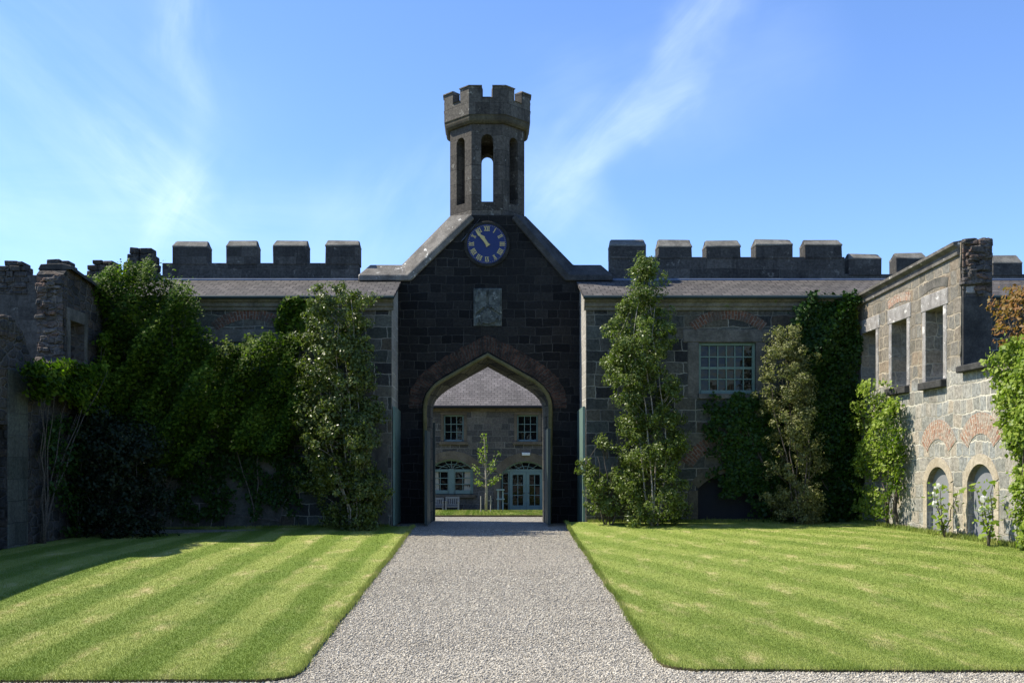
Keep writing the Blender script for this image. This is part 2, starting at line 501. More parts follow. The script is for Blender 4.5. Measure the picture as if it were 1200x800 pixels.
def gravel_mat(name, pebble=False):
    m, t, b, o = base_mat(name, 0.85, 0.3)
    geo = t.new('ShaderNodeNewGeometry'); pos = geo.outputs['Position']
    cr = t.new('ShaderNodeValToRGB'); e = cr.color_ramp
    cols = [(0.17, 0.155, 0.125), (0.30, 0.275, 0.225), (0.37, 0.34, 0.28), (0.41, 0.36, 0.275), (0.60, 0.555, 0.455)]
    for i, c in enumerate(cols):
        el = e.elements[i] if i < 2 else e.elements.new(i / (len(cols) - 1))
        el.position = i / (len(cols) - 1); el.color = (*c, 1)
    n2, _ = t.noise(pos, 0.8, 5, 0.6)
    if pebble:
        t.put(cr.inputs[0], geo.outputs['Random Per Island'])
        c = cr.outputs[0]
        n3, _ = t.noise(pos, 90, 2)
        bump(t, b, n3, 0.3, 0.004)
    else:
        v = t.new('ShaderNodeTexVoronoi', feature='F1'); t.put(v.inputs['Vector'], pos); v.inputs['Scale'].default_value = 38
        v3 = t.new('ShaderNodeTexVoronoi', feature='DISTANCE_TO_EDGE'); t.put(v3.inputs['Vector'], pos); v3.inputs['Scale'].default_value = 38
        t.put(cr.inputs[0], t.sep(v.outputs['Color'])[0])
        c = t.mix(t.ramp(v3.outputs[0], 0.1, 0.0), cr.outputs[0], (0.07, 0.07, 0.068))
        bump(t, b, t.math('SUBTRACT', t.math('MULTIPLY', t.sep(v.outputs['Color'])[1], 0.6), v.outputs['Distance']), 1.0, 0.03)
    x, y, z = t.sep(pos)
    nt, _ = t.noise(t.xyz(t.math('MULTIPLY', x, 1.6), t.math('MULTIPLY', y, 0.22)), 1.0, 5, 0.6)
    c = t.mix(t.math('MULTIPLY', t.ramp(n2, 0.45, 0.75), 0.35), c, t.mix(0.5, c, (0.2, 0.17, 0.12)))
    c = t.mix(t.math('MULTIPLY', t.ramp(nt, 0.5, 0.68), 0.3), c, t.mix(0.55, c, (0.17, 0.155, 0.13)))
    t.l.new(c, b.inputs['Base Color'])
    return m


def bark_mat(name, a, bb):
    m, t, b, o = base_mat(name, 0.9, 0.2)
    pos = t.new('ShaderNodeNewGeometry').outputs['Position']
    n1, _ = t.noise(pos, 22, 6, 0.7)
    t.l.new(t.mix(t.ramp(n1, 0.3, 0.7), a, bb), b.inputs['Base Color']); bump(t, b, n1, 0.5, 0.01)
    return m


M = dict(
    gate=masonry('dark_basalt_blocks', 0.5, 0.24, [(.006, .006, .0065), (.016, .0155, .015), (.009, .009, .009), (.028, .026, .023), (.012, .012, .0125)], (.062, .059, .053), 0.010, 0.075, 0.5, ((.10, .10, .09), 0.18)),
    wing=masonry('grey_green_whinstone', 0.58, 0.31, [(.045, .052, .045), (.10, .105, .09), (.028, .029, .03), (.13, .125, .10), (.075, .062, .045)], (.27, .26, .22), 0.014, 0.09, 0.4, ((.20, .20, .17), 0.3)),
    courtyard=masonry('courtyard_brown_stone', 0.62, 0.26, [(.075, .069, .064), (.16, .138, .118), (.06, .058, .058), (.20, .172, .14)], (.28, .255, .215), 0.012, 0.07, 0.2),
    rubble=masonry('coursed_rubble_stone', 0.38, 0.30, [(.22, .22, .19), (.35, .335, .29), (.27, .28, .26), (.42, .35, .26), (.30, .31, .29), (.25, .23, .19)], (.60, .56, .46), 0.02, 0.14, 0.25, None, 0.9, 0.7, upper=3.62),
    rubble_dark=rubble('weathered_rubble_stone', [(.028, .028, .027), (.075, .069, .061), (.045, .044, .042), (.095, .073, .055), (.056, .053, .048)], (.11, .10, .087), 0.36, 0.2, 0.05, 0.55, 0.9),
    rubble_end=rubble('broken_rubble_core', [(.05, .05, .05), (.13, .115, .10), (.08, .075, .07), (.17, .11, .08)], (.16, .14, .12), 0.3, 0.13, 0.06, 0.5, 1.0),
    parapet=masonry('parapet_stone', 0.85, 0.36, [(.045, .043, .04), (.085, .081, .073), (.06, .058, .053), (.11, .104, .092)], (.10, .095, .085), 0.008, 0.05, 0.7, ((.24, .23, .20), 0.5), 0.6),
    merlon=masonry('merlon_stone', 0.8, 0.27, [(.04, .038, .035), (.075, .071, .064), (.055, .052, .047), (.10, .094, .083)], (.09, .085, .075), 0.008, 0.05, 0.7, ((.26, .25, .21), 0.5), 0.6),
    merlon_lit_cap=plain_stone('merlon_lit_cap_stone', (.11, .105, .09), (.22, .21, .18), 2.5, ((.50, .48, .42), 0.66), streaks=0.2),  # paler than the merlon body: sunlit tops put into the colour, plus lichen
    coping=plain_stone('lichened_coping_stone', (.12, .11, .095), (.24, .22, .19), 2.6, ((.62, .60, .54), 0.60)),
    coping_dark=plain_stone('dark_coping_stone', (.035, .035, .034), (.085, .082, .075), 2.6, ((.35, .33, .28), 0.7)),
    turret=masonry('turret_ashlar', 0.9, 0.42, [(.055, .048, .040), (.105, .092, .076), (.075, .066, .055), (.125, .11, .09)], (.045, .041, .035), 0.008, 0.025, 0.85, ((.30, .29, .25), 0.6), 0.45),
    turret_corbel=plain_stone('turret_corbel_stone', (.07, .06, .042), (.13, .115, .075), 2.2, None, streaks=0.4),
    turret_cap=masonry('turret_parapet_stone', 0.62, 0.38, [(.06, .053, .044), (.12, .108, .09), (.08, .072, .06), (.14, .127, .105)], (.045, .041, .035), 0.007, 0.025, 0.8, ((.36, .34, .28), 0.6), 0.4),
    sand=plain_stone('buff_sandstone', (.15, .115, .08), (.23, .185, .135), 2.2, None, streaks=0.35),
    sand_shade=plain_stone('shaded_sandstone', (.09, .08, .055), (.15, .13, .09), 2.2, None, streaks=0.3),  # darker copy of the sandstone, shade put into the colour
    sand_grey=plain_stone('grey_dressed_stone', (.10, .095, .08), (.19, .175, .15), 2.4, ((.35, .33, .28), 0.7), streaks=0.4),
    pale_dressed=plain_stone('pale_weathered_dressing', (.26, .24, .22), (.42, .40, .37), 4.0, ((.58, .56, .52), 0.58), streaks=0.35),
    pale_sand=plain_stone('cream_sandstone', (.42, .35, .25), (.54, .47, .36), 2.2, None, streaks=0.25),
    roll=plain_stone('mossy_arch_roll', (.13, .115, .04), (.21, .18, .085), 3, None),
    splay=masonry('dark_arch_blocks', 0.3, 0.3, [(.05, .048, .035), (.11, .10, .07), (.03, .03, .028), (.14, .13, .09)], (.02, .02, .018), 0.012, 0.02, 0.4),
    quoin=masonry('pale_quoin_stone', 0.7, 0.34, [(.32, .30, .25), (.46, .43, .37), (.38, .35, .29)], (.6, .57, .5), 0.02, 0.06, 0.2, None, 0.9),
    cornice=plain_stone('cornice_stone', (.15, .14, .11), (.24, .22, .18), 2.0, ((.10, .12, .05), 0.62), streaks=0.4),
    carved=plain_stone('carved_panel_stone', (.05, .058, .053), (.17, .185, .165), 7.0, ((.30, .31, .28), 0.6)),
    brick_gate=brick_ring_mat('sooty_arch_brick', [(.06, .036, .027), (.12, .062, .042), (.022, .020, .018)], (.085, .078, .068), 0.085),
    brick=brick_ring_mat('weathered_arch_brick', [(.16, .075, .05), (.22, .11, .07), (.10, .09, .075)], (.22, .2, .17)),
    brick_lit=brick_ring_mat('sunlit_orange_arch_brick', [(.33, .17, .11), (.50, .30, .20), (.42, .38, .31)], (.55, .49, .40)),  # brighter copy of the arch brick, sunlight put into the colour
    slate=slate_mat('grey_slate', (.085, .076, .070), (.15, .135, .122), 0.26, 0.26),
    slate_back=slate_mat('purple_grey_slate', (.15, .135, .13), (.22, .20, .19), 0.24, 0.15, 1.3, 0.6),
    lead=paint('lead_flashing', (.10, .13, .19), 0.5, 0.3),
    teal=paint('grey_green_paint', (.13, .20, .165), 0.5, 0.3),
    teal_dark=paint('dark_green_gate_paint', (.022, .036, .032), 0.5, 0.4),
    house_teal=paint('pale_blue_green_paint', (.165, .235, .22), 0.5, 0.25),
    stand=paint('pale_green_paint', (.32, .40, .37), 0.5, 0.2),
    grey_door=paint('grey_door_paint', (.20, .205, .215), 0.6, 0.2, 0.2, 3),
    white=paint('white_paint', (.75, .75, .72), 0.5, 0.2),
    blue=paint('clock_blue_enamel', (.006, .018, .10), 0.4, 0.1),
    gold=paint('gold_leaf', (.52, .42, .17), 0.45, 0.15),
    clock_ring=plain_stone('clock_ring_stone', (.018, .018, .016), (.045, .043, .036), 5),
    glass=glass_mat('window_glass'),
    curtain=paint('cream_curtain', (.42, .38, .32), 0.9, 0.3),
    dark=paint('near_black_fill', (.012, .013, .017), 0.8, 0.2),
    render_wall=plain_stone('pale_render_patch', (.075, .075, .062), (.125, .12, .10), 1.5, None, streaks=0.4),
    pier=masonry('weathered_pier_stone', 0.8, 0.45, [(.06, .065, .052), (.10, .105, .085), (.08, .08, .065)], (.08, .08, .07), 0.01, 0.04, 0.6),
    wood=paint('weathered_teak', (.36, .33, .29), 0.8, 0.4, 0.2, 12),
    soil=plain_stone('lawn_edge_soil', (.09, .075, .035), (.14, .115, .055), 6),
    terrain=plain_stone('rough_ground', (.07, .10, .03), (.13, .13, .06), 0.8),
    lawn=lawn_mat('mown_lawn'), blade=lawn_mat('grass_blades', True),
    gravel=gravel_mat('grey_gravel'), pebble=gravel_mat('grey_pebbles', True),
    bark=bark_mat('grey_brown_bark', (.05, .042, .033), (.13, .11, .09)),
    bark_pale=bark_mat('pale_bark', (.22, .19, .15), (.42, .38, .32)),
    leaf_creeper=leaf_mat('creeper_leaves', [(.016, .038, .003), (.04, .080, .006), (.12, .185, .013), (.26, .33, .038)], 0.55, 0.5, 0.15),
    leaf_glossy=leaf_mat('glossy_evergreen_leaves', [(.026, .04, .007), (.07, .098, .014), (.14, .17, .034), (.25, .27, .09)], 0.36, 0.35, 0.4),
    leaf_glossy2=leaf_mat('bright_evergreen_leaves', [(.035, .054, .007), (.09, .125, .014), (.15, .19, .042), (.25, .285, .11)], 0.4, 0.4, 0.35),
    leaf_dark=leaf_mat('dark_shrub_leaves', [(.008, .014, .005), (.014, .024, .008), (.026, .036, .014)], 0.5, 0.2, 0.2),
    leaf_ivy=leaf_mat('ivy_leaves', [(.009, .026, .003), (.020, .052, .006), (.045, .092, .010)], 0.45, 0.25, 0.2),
    leaf_ivy_lit=leaf_mat('sunlit_yellow_green_leaves', [(.08, .13, .012), (.16, .23, .022), (.26, .33, .045), (.36, .40, .10)], 0.48, 0.4, 0.25),  # brighter leaf copy with sunlight put into its colour
    leaf_olive=leaf_mat('olive_shrub_leaves', [(.06, .066, .02), (.14, .148, .045), (.24, .24, .09), (.34, .33, .16)], 0.5, 0.4, 0.25),
    leaf_red=leaf_mat('russet_leaves', [(.09, .10, .02), (.20, .12, .025), (.24, .10, .03), (.18, .18, .04)], 0.5, 0.4, 0.2),
    petal=leaf_mat('white_petals', [(.6, .58, .52), (.78, .77, .72)], 0.6, 0.3),
)

# ------------------------------------------------------------------ ground, path, lawns
sstep = lambda a, b, x: (lambda t: t * t * (3 - 2 * t))(min(1, max(0, (x - a) / (b - a))))


zg = -0.5


def zpath(d):
    if d < 26: return max(-0.03 * (26 - d), -0.85)
    if d < 29.2: return 0.0
    return -0.22 * sstep(29.2, 36, d)


def zlawn(x, d):
    base = zpath(d) + 0.034
    t = sstep(2.0, 9.7, abs(x)); k = sstep(9.5, 19, d)
    tgt = 0.15 if x > 0 else -0.05
    b2 = base + (tgt - base) * t * k
    if x > 0: b2 += (0.145 - 0.034) * sstep(22, 26.2, d) * (1 - t)
    return b2


def grid_sheet(name, xs, ys, zf, mat, kind='structure'):
    v = [(x, y, zf(x, y)) for y in ys for x in xs]; n = len(xs)
    f = [(j * n + i, j * n + i + 1, (j + 1) * n + i + 1, (j + 1) * n + i) for j in range(len(ys) - 1) for i in range(n - 1)]
    me = bpy.data.meshes.new(name); me.from_pydata(v, [], f); me.materials.append(mat)
    return tag(link(name, me), kind=kind)


far = [-4000, -900, -200, -60, -30]
gx = far + list(np.arange(-20, 20.1, 1.0)) + [-k for k in far[::-1]]
gy = [-4000, -600, -120, -30, -10] + list(np.arange(-4, 50.1, 0.5)) + [60, 90, 200, 900, 5000]
grid_sheet('ground', gx, gy, lambda x, y: zpath(y) - 0.03, M['terrain'])
gv = grid_sheet('gravel_path', list(np.arange(-14, 14.1, 0.5)), list(np.arange(1.0, 25.6, 0.5)), lambda x, y: zpath(y), M['gravel'])
grid_sheet('gateway_gravel', list(np.arange(-2.5, 2.51, 0.5)), [25.5, 26, 27, 28, 28.6, 29.19], lambda x, y: zpath(y), M['gravel'])
grid_sheet('courtyard_gravel', list(np.arange(-10, 10.1, 1.0)), [29.2] + list(np.arange(29.5, 39.6, 0.5)) + [39.7, 39.75, 40.5, 41.5, 42.3], lambda x, y: zpath(y) - 0.004 if y < 39.72 else zg, M['gravel'])


def lawn_outline(side):
    # closed outline of a lawn, corner at the path mouth rounded
    if side < 0: xe0, xe1, yf, xo = -1.90, -1.98, 9.72, -13.5
    else: xe0, xe1, yf, xo = 1.79, 2.02, 10.15, 13.5
    r = 0.42; pts = []
    yb = 26.17; xw = side * 9.7
    rj = random.Random(5 + side); j = lambda k=0.018: rj.uniform(-k, k)
    pts.append((xe1, yb)); wv = 0.0
    for k in range(60):
        wv = 0.8 * wv + j(0.012); f = (k + 1) / 61
        pts.append((xe1 + (xe0 - xe1) * f + wv + j(0.006), yb + (yf + r - yb) * f ** 0.8))
    for k in range(9):
        a = k / 8 * math.pi / 2
        pts.append((xe0 + side * (r - r * math.cos(a)) + j(), yf + r - r * math.sin(a) + j()))
    for k in range(1, 40):
        wv = 0.8 * wv + j(0.010); pts.append((xe0 + side * r + (xo - xe0 - side * r) * k / 39, yf - 0.004 * k + wv + j(0.006)))
    pts.append((xo, 12.0)); pts.append((side * 9.72, 12.0)); pts.append((side * 9.72, yb))
    return pts


def inside(poly, X, Y):
    X = np.asarray(X); Y = np.asarray(Y); r = np.zeros(X.shape, bool); n = len(poly)
    for i in range(n):
        x0, y0 = poly[i]; x1, y1 = poly[(i + 1) % n]
        if y0 == y1: continue
        c = ((y0 > Y) != (y1 > Y)) & (X < (x1 - x0) * (Y - y0) / (y1 - y0) + x0)
        r ^= c
    return r


def make_lawn(side):
    pts = lawn_outline(side)
    bm = bmesh.new()
    vs = [bm.verts.new((x, y, 0)) for x, y in pts]
    es = [bm.edges.new((vs[i], vs[(i + 1) % len(vs)])) for i in range(len(vs))]
    bmesh.ops.triangle_fill(bm, use_beauty=True, use_dissolve=False, edges=es)
    for _ in range(1):
        for ax, rng in (((0, 1, 0), np.arange(10, 26, 0.8)), ((1, 0, 0), np.arange(-13, 13.1, 0.8))):
            for c in rng:
                g = bm.verts[:] + bm.edges[:] + bm.faces[:]
                bmesh.ops.bisect_plane(bm, geom=g, plane_co=(ax[0] * c, ax[1] * c, 0), plane_no=ax)
    bound = [e for e in bm.edges if e.is_boundary]
    ret = bmesh.ops.extrude_edge_only(bm, edges=bound)
    low = {v for v in ret['geom'] if isinstance(v, bmesh.types.BMVert)}
    side_faces = [f for f in ret['geom'] if isinstance(f, bmesh.types.BMFace)]
    for v in bm.verts:
        z = zlawn(v.co.x, v.co.y)
        v.co.z = zpath(v.co.y) - 0.02 if v in low else z
    for f in bm.faces: f.material_index = 1 if any(v in low for v in f.verts) else 0
    bmesh.ops.recalc_face_normals(bm, faces=bm.faces[:])
    me = bpy.data.meshes.new('lawn'); bm.to_mesh(me); bm.free()
    me.materials.append(M['lawn']); me.materials.append(M['soil'])
    tag(link('lawn', me), kind='structure')
    return pts


def blades(name, X, Y, Z, h, w, mat, lean=0.6, kind='stuff', label=None, cat=None):
    n = len(X); a = RNG.uniform(0, 2 * np.pi, n); hh = h * RNG.uniform(0.45, 1.15, n) * np.where(RNG.uniform(0, 1, n) > 0.985, 1.7, 1.0)
    la = RNG.uniform(0, 2 * np.pi, n); ll = lean * hh * RNG.uniform(0.1, 1.0, n)
    c, s = np.cos(a) * w / 2, np.sin(a) * w / 2
    v = np.empty((n, 3, 3))
    v[:, 0] = np.stack([X - c, Y - s, Z - 0.005], 1); v[:, 1] = np.stack([X + c, Y + s, Z - 0.005], 1)
    v[:, 2] = np.stack([X + np.cos(la) * ll, Y + np.sin(la) * ll, Z + hh], 1)
    o = fast_mesh(name, v.reshape(-1, 3), np.arange(3 * n).reshape(n, 3), mat)
    return tag(o, label, cat, kind=kind)


zl = np.vectorize(zlawn)
for side, words in ((-1, 'short mown striped grass on the lawn crossed by the wall shadow'), (1, 'short mown striped grass on the fully sunlit lawn')):
    pts = make_lawn(side)
    n = 400000; X = side * RNG.uniform(1.6, 9.7, n); Y = 9.6 + RNG.exponential(4.6, n)
    vis = (Y < 26.15) & (np.abs(X) < Y * 0.7 + 1.5); X, Y = X[vis], Y[vis]
    k = inside(pts, X, Y); X, Y = X[k], Y[k]
    # overhanging fringe along the cut edge
    ex, ey = [], []
    for i in range(0, 108):
        (x0, y0), (x1, y1) = pts[i], pts[i + 1]
        n = int(math.dist(pts[i], pts[i + 1]) * 330); tt = RNG.uniform(0, 1, n)
        ex.append(x0 + (x1 - x0) * tt + RNG.normal(0, 0.026, n)); ey.append(y0 + (y1 - y0) * tt + RNG.normal(0, 0.026, n))
    ex = np.concatenate(ex); ey = np.concatenate(ey)
    X = np.concatenate([X, ex]); Y = np.concatenate([Y, ey])
    wd = np.clip(0.0045 * Y / 8, 0.006, 0.02)
    blades('grass', X, Y, zl(X, Y), np.where(np.arange(len(X)) > len(X) - len(ex), 0.06, 0.019), wd, M['blade'], label=words, cat='grass')

# loose pebbles over the near part of the gravel
def pebbles():
    X, Y = [], []
    for y0, y1, dens in ((8.3, 11, 3200), (11, 14, 1700), (14, 18, 700), (18, 25.5, 180)):
        xm = 7 if y0 < 9 else 3.0
        n = int((y1 - y0) * 2 * xm * dens); X.append(RNG.uniform(-xm, xm, n)); Y.append(RNG.uniform(y0, y1, n))
    X = np.concatenate(X); Y = np.concatenate(Y)
    k = ~(inside(lawn_outline(-1), X - 0.03, Y) | inside(lawn_outline(1), X + 0.03, Y)); X, Y = X[k], Y[k]
    n = len(X); r = RNG.uniform(0.006, 0.0155, n) * (0.85 + 0.02 * Y); a = RNG.uniform(0, 6.28, n)
    un = np.array([(1, 0, 0), (0, 1, 0), (-1, 0, 0), (0, -1, 0), (0, 0, 1), (0, 0, -1)], float)
    v = un[None] * RNG.uniform(0.7, 1.2, (n, 6, 1)); v[:, :, 2] *= 0.62
    v[:, :, :] *= r[:, None, None]
    v[:, :, 0] *= RNG.uniform(0.9, 1.5, (n, 1))
    v += RNG.normal(0, 0.12, v.shape) * r[:, None, None]
    ca, sa = np.cos(a)[:, None], np.sin(a)[:, None]
    x, y = v[:, :, 0] * ca - v[:, :, 1] * sa, v[:, :, 0] * sa + v[:, :, 1] * ca
    Z = np.vectorize(zpath)(Y) + r * 0.25
    v = np.stack([x + X[:, None], y + Y[:, None], v[:, :, 2] + Z[:, None]], 2)
    fc = np.array([(0, 1, 4), (1, 2, 4), (2, 3, 4), (3, 0, 4), (1, 0, 5), (2, 1, 5), (3, 2, 5), (0, 3, 5)])
    f = (np.arange(n) * 6)[:, None, None] + fc[None]
    tag(fast_mesh('gravel', v.reshape(-1, 3), f.reshape(-1, 3), M['pebble']), 'loose pale grey pebbles spread over the drive', 'gravel', kind='stuff')


pebbles()
# grass strip and stone edging inside the courtyard
grid_sheet('courtyard_lawn', list(np.arange(-8, 8.1, 0.8)), list(np.arange(36.0, 39.7, 0.4)) + [39.74], lambda x, y: zpath(36) + 0.06 + 0.01 * math.sin(x * 3 + y), M['lawn'])
tag(MB().box(-8, 8, 35.9, 35.998, zpath(36) - 0.1, zpath(36) + 0.055).build('lawn_edging', M['soil']), kind='structure')
n = 16000; X = RNG.uniform(-2.6, 2.6, n); Y = RNG.uniform(35.95, 39.7, n)
blades('grass', X, Y, np.full(n, zpath(36) + 0.06), 0.04, 0.02, M['blade'], label='strip of bright grass inside the courtyard beyond the arch', cat='grass')

# ------------------------------------------------------------------ arches and windows (shared builders)


def seg_arch(cx, hw, z0, zs, zt, n=14):
    """opening outline: jambs from z0 to springing zs, segmental head up to zt"""
    h = zt - zs; r = (hw * hw + h * h) / (2 * h); zc = zt - r; a = math.asin(min(1, hw / r))
    arc = [(cx + r * math.sin(-a + 2 * a * k / n), zc + r * math.cos(-a + 2 * a * k / n)) for k in range(n + 1)]
    return [(cx - hw, z0)] + arc + [(cx + hw, z0)]


def arc_line(cx, hw, zs, zt, grow=0.0, n=14):
    h = zt - zs; r = (hw * hw + h * h) / (2 * h); zc = zt - r; a = math.asin(min(1, hw / r)); r += grow
    return [(cx + r * math.sin(-a + 2 * a * k / n), zc + r * math.cos(-a + 2 * a * k / n)) for k in range(n + 1)]


def grid_window(parent, name, x0, x1, z0, z1, y, cols, rows, mat, fr=0.07, bar=0.024, meeting=False):
    """sash window facing the viewer: frame > glazing bars and panes"""
    f = MB()
    f.box(x0, x0 + fr, y, y + 0.09, z0, z1).box(x1 - fr, x1, y, y + 0.09, z0, z1)
    f.box(x0 + fr, x1 - fr, y, y + 0.09, z1 - fr, z1).box(x0 + fr, x1 - fr, y - 0.03, y + 0.09, z0, z0 + fr * 1.3)
    w = f.build(name, mat, parent, bevel=0.006)
    a, b, c, d = x0 + fr, x1 - fr, z0 + fr * 1.3, z1 - fr
    g = MB()
    for i in range(1, cols):
        xx = a + (b - a) * i / cols; g.box(xx - bar / 2, xx + bar / 2, y + 0.03, y + 0.06, c, d)
    for j in range(1, rows):
        zz = c + (d - c) * j / rows; bb = bar * (2.0 if meeting and j * 2 == rows else 1)
        g.box(a, b, y + 0.026, y + 0.062, zz - bb / 2, zz + bb / 2)
    g.build('glazing_bars', mat, w)
    p = MB()
    for i in range(cols):
        for j in range(rows):
            xa, xb = a + (b - a) * i / cols, a + (b - a) * (i + 1) / cols
            za, zb = c + (d - c) * j / rows, c + (d - c) * (j + 1) / rows
            tx, tz = random.uniform(-0.006, 0.006), random.uniform(-0.012, 0.004)
            p.add([(xa, y + 0.07, za), (xb, y + 0.07 + tx, za), (xb, y + 0.07 + tx + tz, zb), (xa, y + 0.07 + tz, zb)], [(0, 1, 2, 3)])
    p.build('glass', M['glass'], w)
    return w


# ------------------------------------------------------------------ the gatehouse
GD = 28.0
gate = thing('gatehouse', 'dark stone gatehouse with a pointed carriage arch, blue clock and open turret', 'gatehouse', (0, GD, 0))
gp = lambda px, py, d=GD: (wx(px, d), wz(py, d))
halfO1 = [(499, 613), (498.5, 540), (498, 480), (499, 470), (502, 462), (508, 454), (516, 447.5), (532, 438.5), (552, 427), (571.5, 416)]
halfO2 = [(504, 613), (504, 540), (504, 479), (505, 471), (508, 465), (514, 458.5), (522, 452.5), (536, 444), (554, 433.8), (571.5, 424.5)]
mir = lambda L: L + [(2 * 571.5 - x, y) for x, y in reversed(L[:-1])]
O1 = [gp(*p) for p in mir(halfO1)]; O2 = [gp(*p) for p in mir(halfO2)]
O1[0] = (O1[0][0], -0.02); O1[-1] = (O1[-1][0], -0.02); O2[0] = (O2[0][0], -0.02); O2[-1] = (O2[-1][0], -0.02)
zk = 6.99


def gable_outline(hole):
    L = [(-2.56, -0.02)] + hole + [(2.56, -0.02), (2.56, 6.55), (wx(718, GD), 6.55), (wx(718, GD), zk - 0.03), (wx(667, GD), zk - 0.03), (wx(604, GD), wz(252, GD)), (wx(551, GD), wz(252, GD)), (wx(477, GD), zk - 0.03), (wx(420, GD), zk - 0.03), (wx(420, GD), 6.55), (-2.56, 6.55)]
    return L


mb = MB(); mb.wall_x(gable_outline(O1), [], GD, GD + 0.25); mb.wall_x(gable_outline(O2), [], GD + 0.251, GD + 1.2)
mb.build('front_wall', M['gate'], gate)
# moulded stone lining of the arch: splayed face plus a small proud roll
mb = MB(); N = len(O1)
O1b = [(x * 1.0, z) for x, z in O1]
vs = []
cxA = wx(571.5, GD)
def grow(L, k): return [(x + (k if x > cxA + .02 else -k if x < cxA - .02 else 0), z + (k * 1.0 if i not in (0, len(L) - 1) else 0)) for i, (x, z) in enumerate(L)]
lines = [(grow(O1, 0.03), GD + 0.02), (grow(O1, 0.03), GD - 0.035), (grow(O1, -0.05), GD - 0.045), (grow(O1, -0.07), GD + 0.06), (O2, GD + 0.235), (grow(O2, -0.012), GD + 1.21)]
for L, y in lines: vs += [(x, y, z) for x, z in L]
fs = []
for j in range(len(lines) - 1):
    for i in range(N - 1): fs.append((j * N + i, j * N + i + 1, (j + 1) * N + i + 1, (j + 1) * N + i))
mb.add(vs, fs); mb.build('arch_lining', M['splay'], gate)
roll = MB(); roll.tube([(x, GD - 0.05, z) for x, z in grow(O1, 0.0)], 0.06, 8); roll.build('arch_moulding', M['roll'], gate, smooth=True)
# voussoir bricks
halfB = [(479, 478), (479, 468), (482, 455), (489, 443), (499, 433), (512, 424), (530, 413), (549, 403), (571.5, 392)]
halfI = [(494, 478), (495, 470), (498, 461), (505, 452), (513, 445), (524, 438), (538, 430), (553, 421.5), (571.5, 411)]
def finer(L, k, jit):
    out = []
    for (x0, y0), (x1, y1) in zip(L[:-1], L[1:]):
        for q in range(k): out.append((x0 + (x1 - x0) * q / k + random.uniform(-jit, jit), y0 + (y1 - y0) * q / k + random.uniform(-jit, jit)))
    return out + [L[-1]]


MB().ring([gp(*p) for p in finer(mir(halfI), 5, 0.15)], [gp(*p) for p in finer(mir(halfB), 5, 0.8)], lambda u, v, t: (u, t, v), GD - 0.018, GD + 0.1).build('brick_arch', M['brick_gate'], gate)
# saddle-back coping: level shoulders, raking slopes
mb = MB()
front = [(420, 322), (477, 322), (551.5, 251)]; ridge = [(434, 310), (470.7, 310), (527, 253)]


def coping_half(sgn, front, ridge):
    yf, yr, yb = GD - 0.09, GD + 0.36, GD + 1.15
    A = [(wx(x, yf), yf, wz(y, yf)) for x, y in front]; Rr = [(wx(x, yr), yr, wz(y, yr)) for x, y in ridge]
    Bk = [(a[0], yb, a[2]) for a in A]
    Al = [(a[0] + (sgn * 0.10 if i else 0), a[1], a[2] - (0.16 if i < 2 else 0.12)) for i, a in enumerate(A)]
    Bl = [(a[0], yb, a[2]) for a in Al]
    vs = A + Rr + Bk + Al + Bl; f = []
    for i in (0, 1):
        f += [(i, i + 1, 3 + i + 1, 3 + i), (3 + i, 4 + i, 7 + i, 6 + i), (9 + i, 10 + i, i + 1, i), (6 + i, 7 + i, 13 + i, 12 + i), (12 + i, 13 + i, 10 + i, 9 + i)]
    f += [(0, 3, 6), (0, 6, 12, 9), (2, 5, 8), (2, 8, 14, 11)]
    mb.add(vs, f)


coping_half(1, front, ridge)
mb.build('coping', M['coping'], gate, bevel=0.02)  # paler stone carries the sunlight falling on this slope
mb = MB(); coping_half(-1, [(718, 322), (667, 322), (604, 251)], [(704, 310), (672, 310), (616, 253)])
mb.build('coping', M['coping_dark'], gate, bevel=0.02)  # same coping, darker: shade of the slope turned from the sun
# carved stone panel with a worn shield
x0, x1, z0, z1 = wx(555, GD), wx(588, GD), wz(382, GD), wz(338, GD)
mb = MB(); mb.box(x0, x1, GD - 0.03, GD + 0.05, z0, z1)
xc, zc = (x0 + x1) / 2, z0 + (z1 - z0) * 0.5
g_ = 0.035
for fld in ([(x0 + .04, z1 - .04), (xc - g_, z1 - .04), (xc - g_, zc + .05), (x0 + .04, zc - .2)],
            [(xc + g_, z1 - .04), (x1 - .04, z1 - .04), (x1 - .04, zc - .2), (xc + g_, zc + .05)],
            [(xc, zc - .02), (x1 - .12, zc - .27), (xc + .2, z0 + .1), (xc, z0 + .05), (xc - .2, z0 + .1), (x0 + .12, zc - .27)]):
    mb.plate(fld, [], lambda u, v, t: (u, t, v), GD - 0.085, GD - 0.031)
for k in range(34):
    xx, zz = random.uniform(x0 + 0.06, x1 - 0.06), random.uniform(z0 + 0.06, z1 - 0.06); s = random.uniform(0.025, 0.06)
    mb.tube([(xx, GD - 0.07 - s * 0.3, zz - s), (xx + random.uniform(-.03, .03), GD - 0.07 - s * 0.35, zz + s)], [s * 0.5, s * 0.4], 6)
mb.build('carved_panel', M['carved'], gate, bevel=0.008)
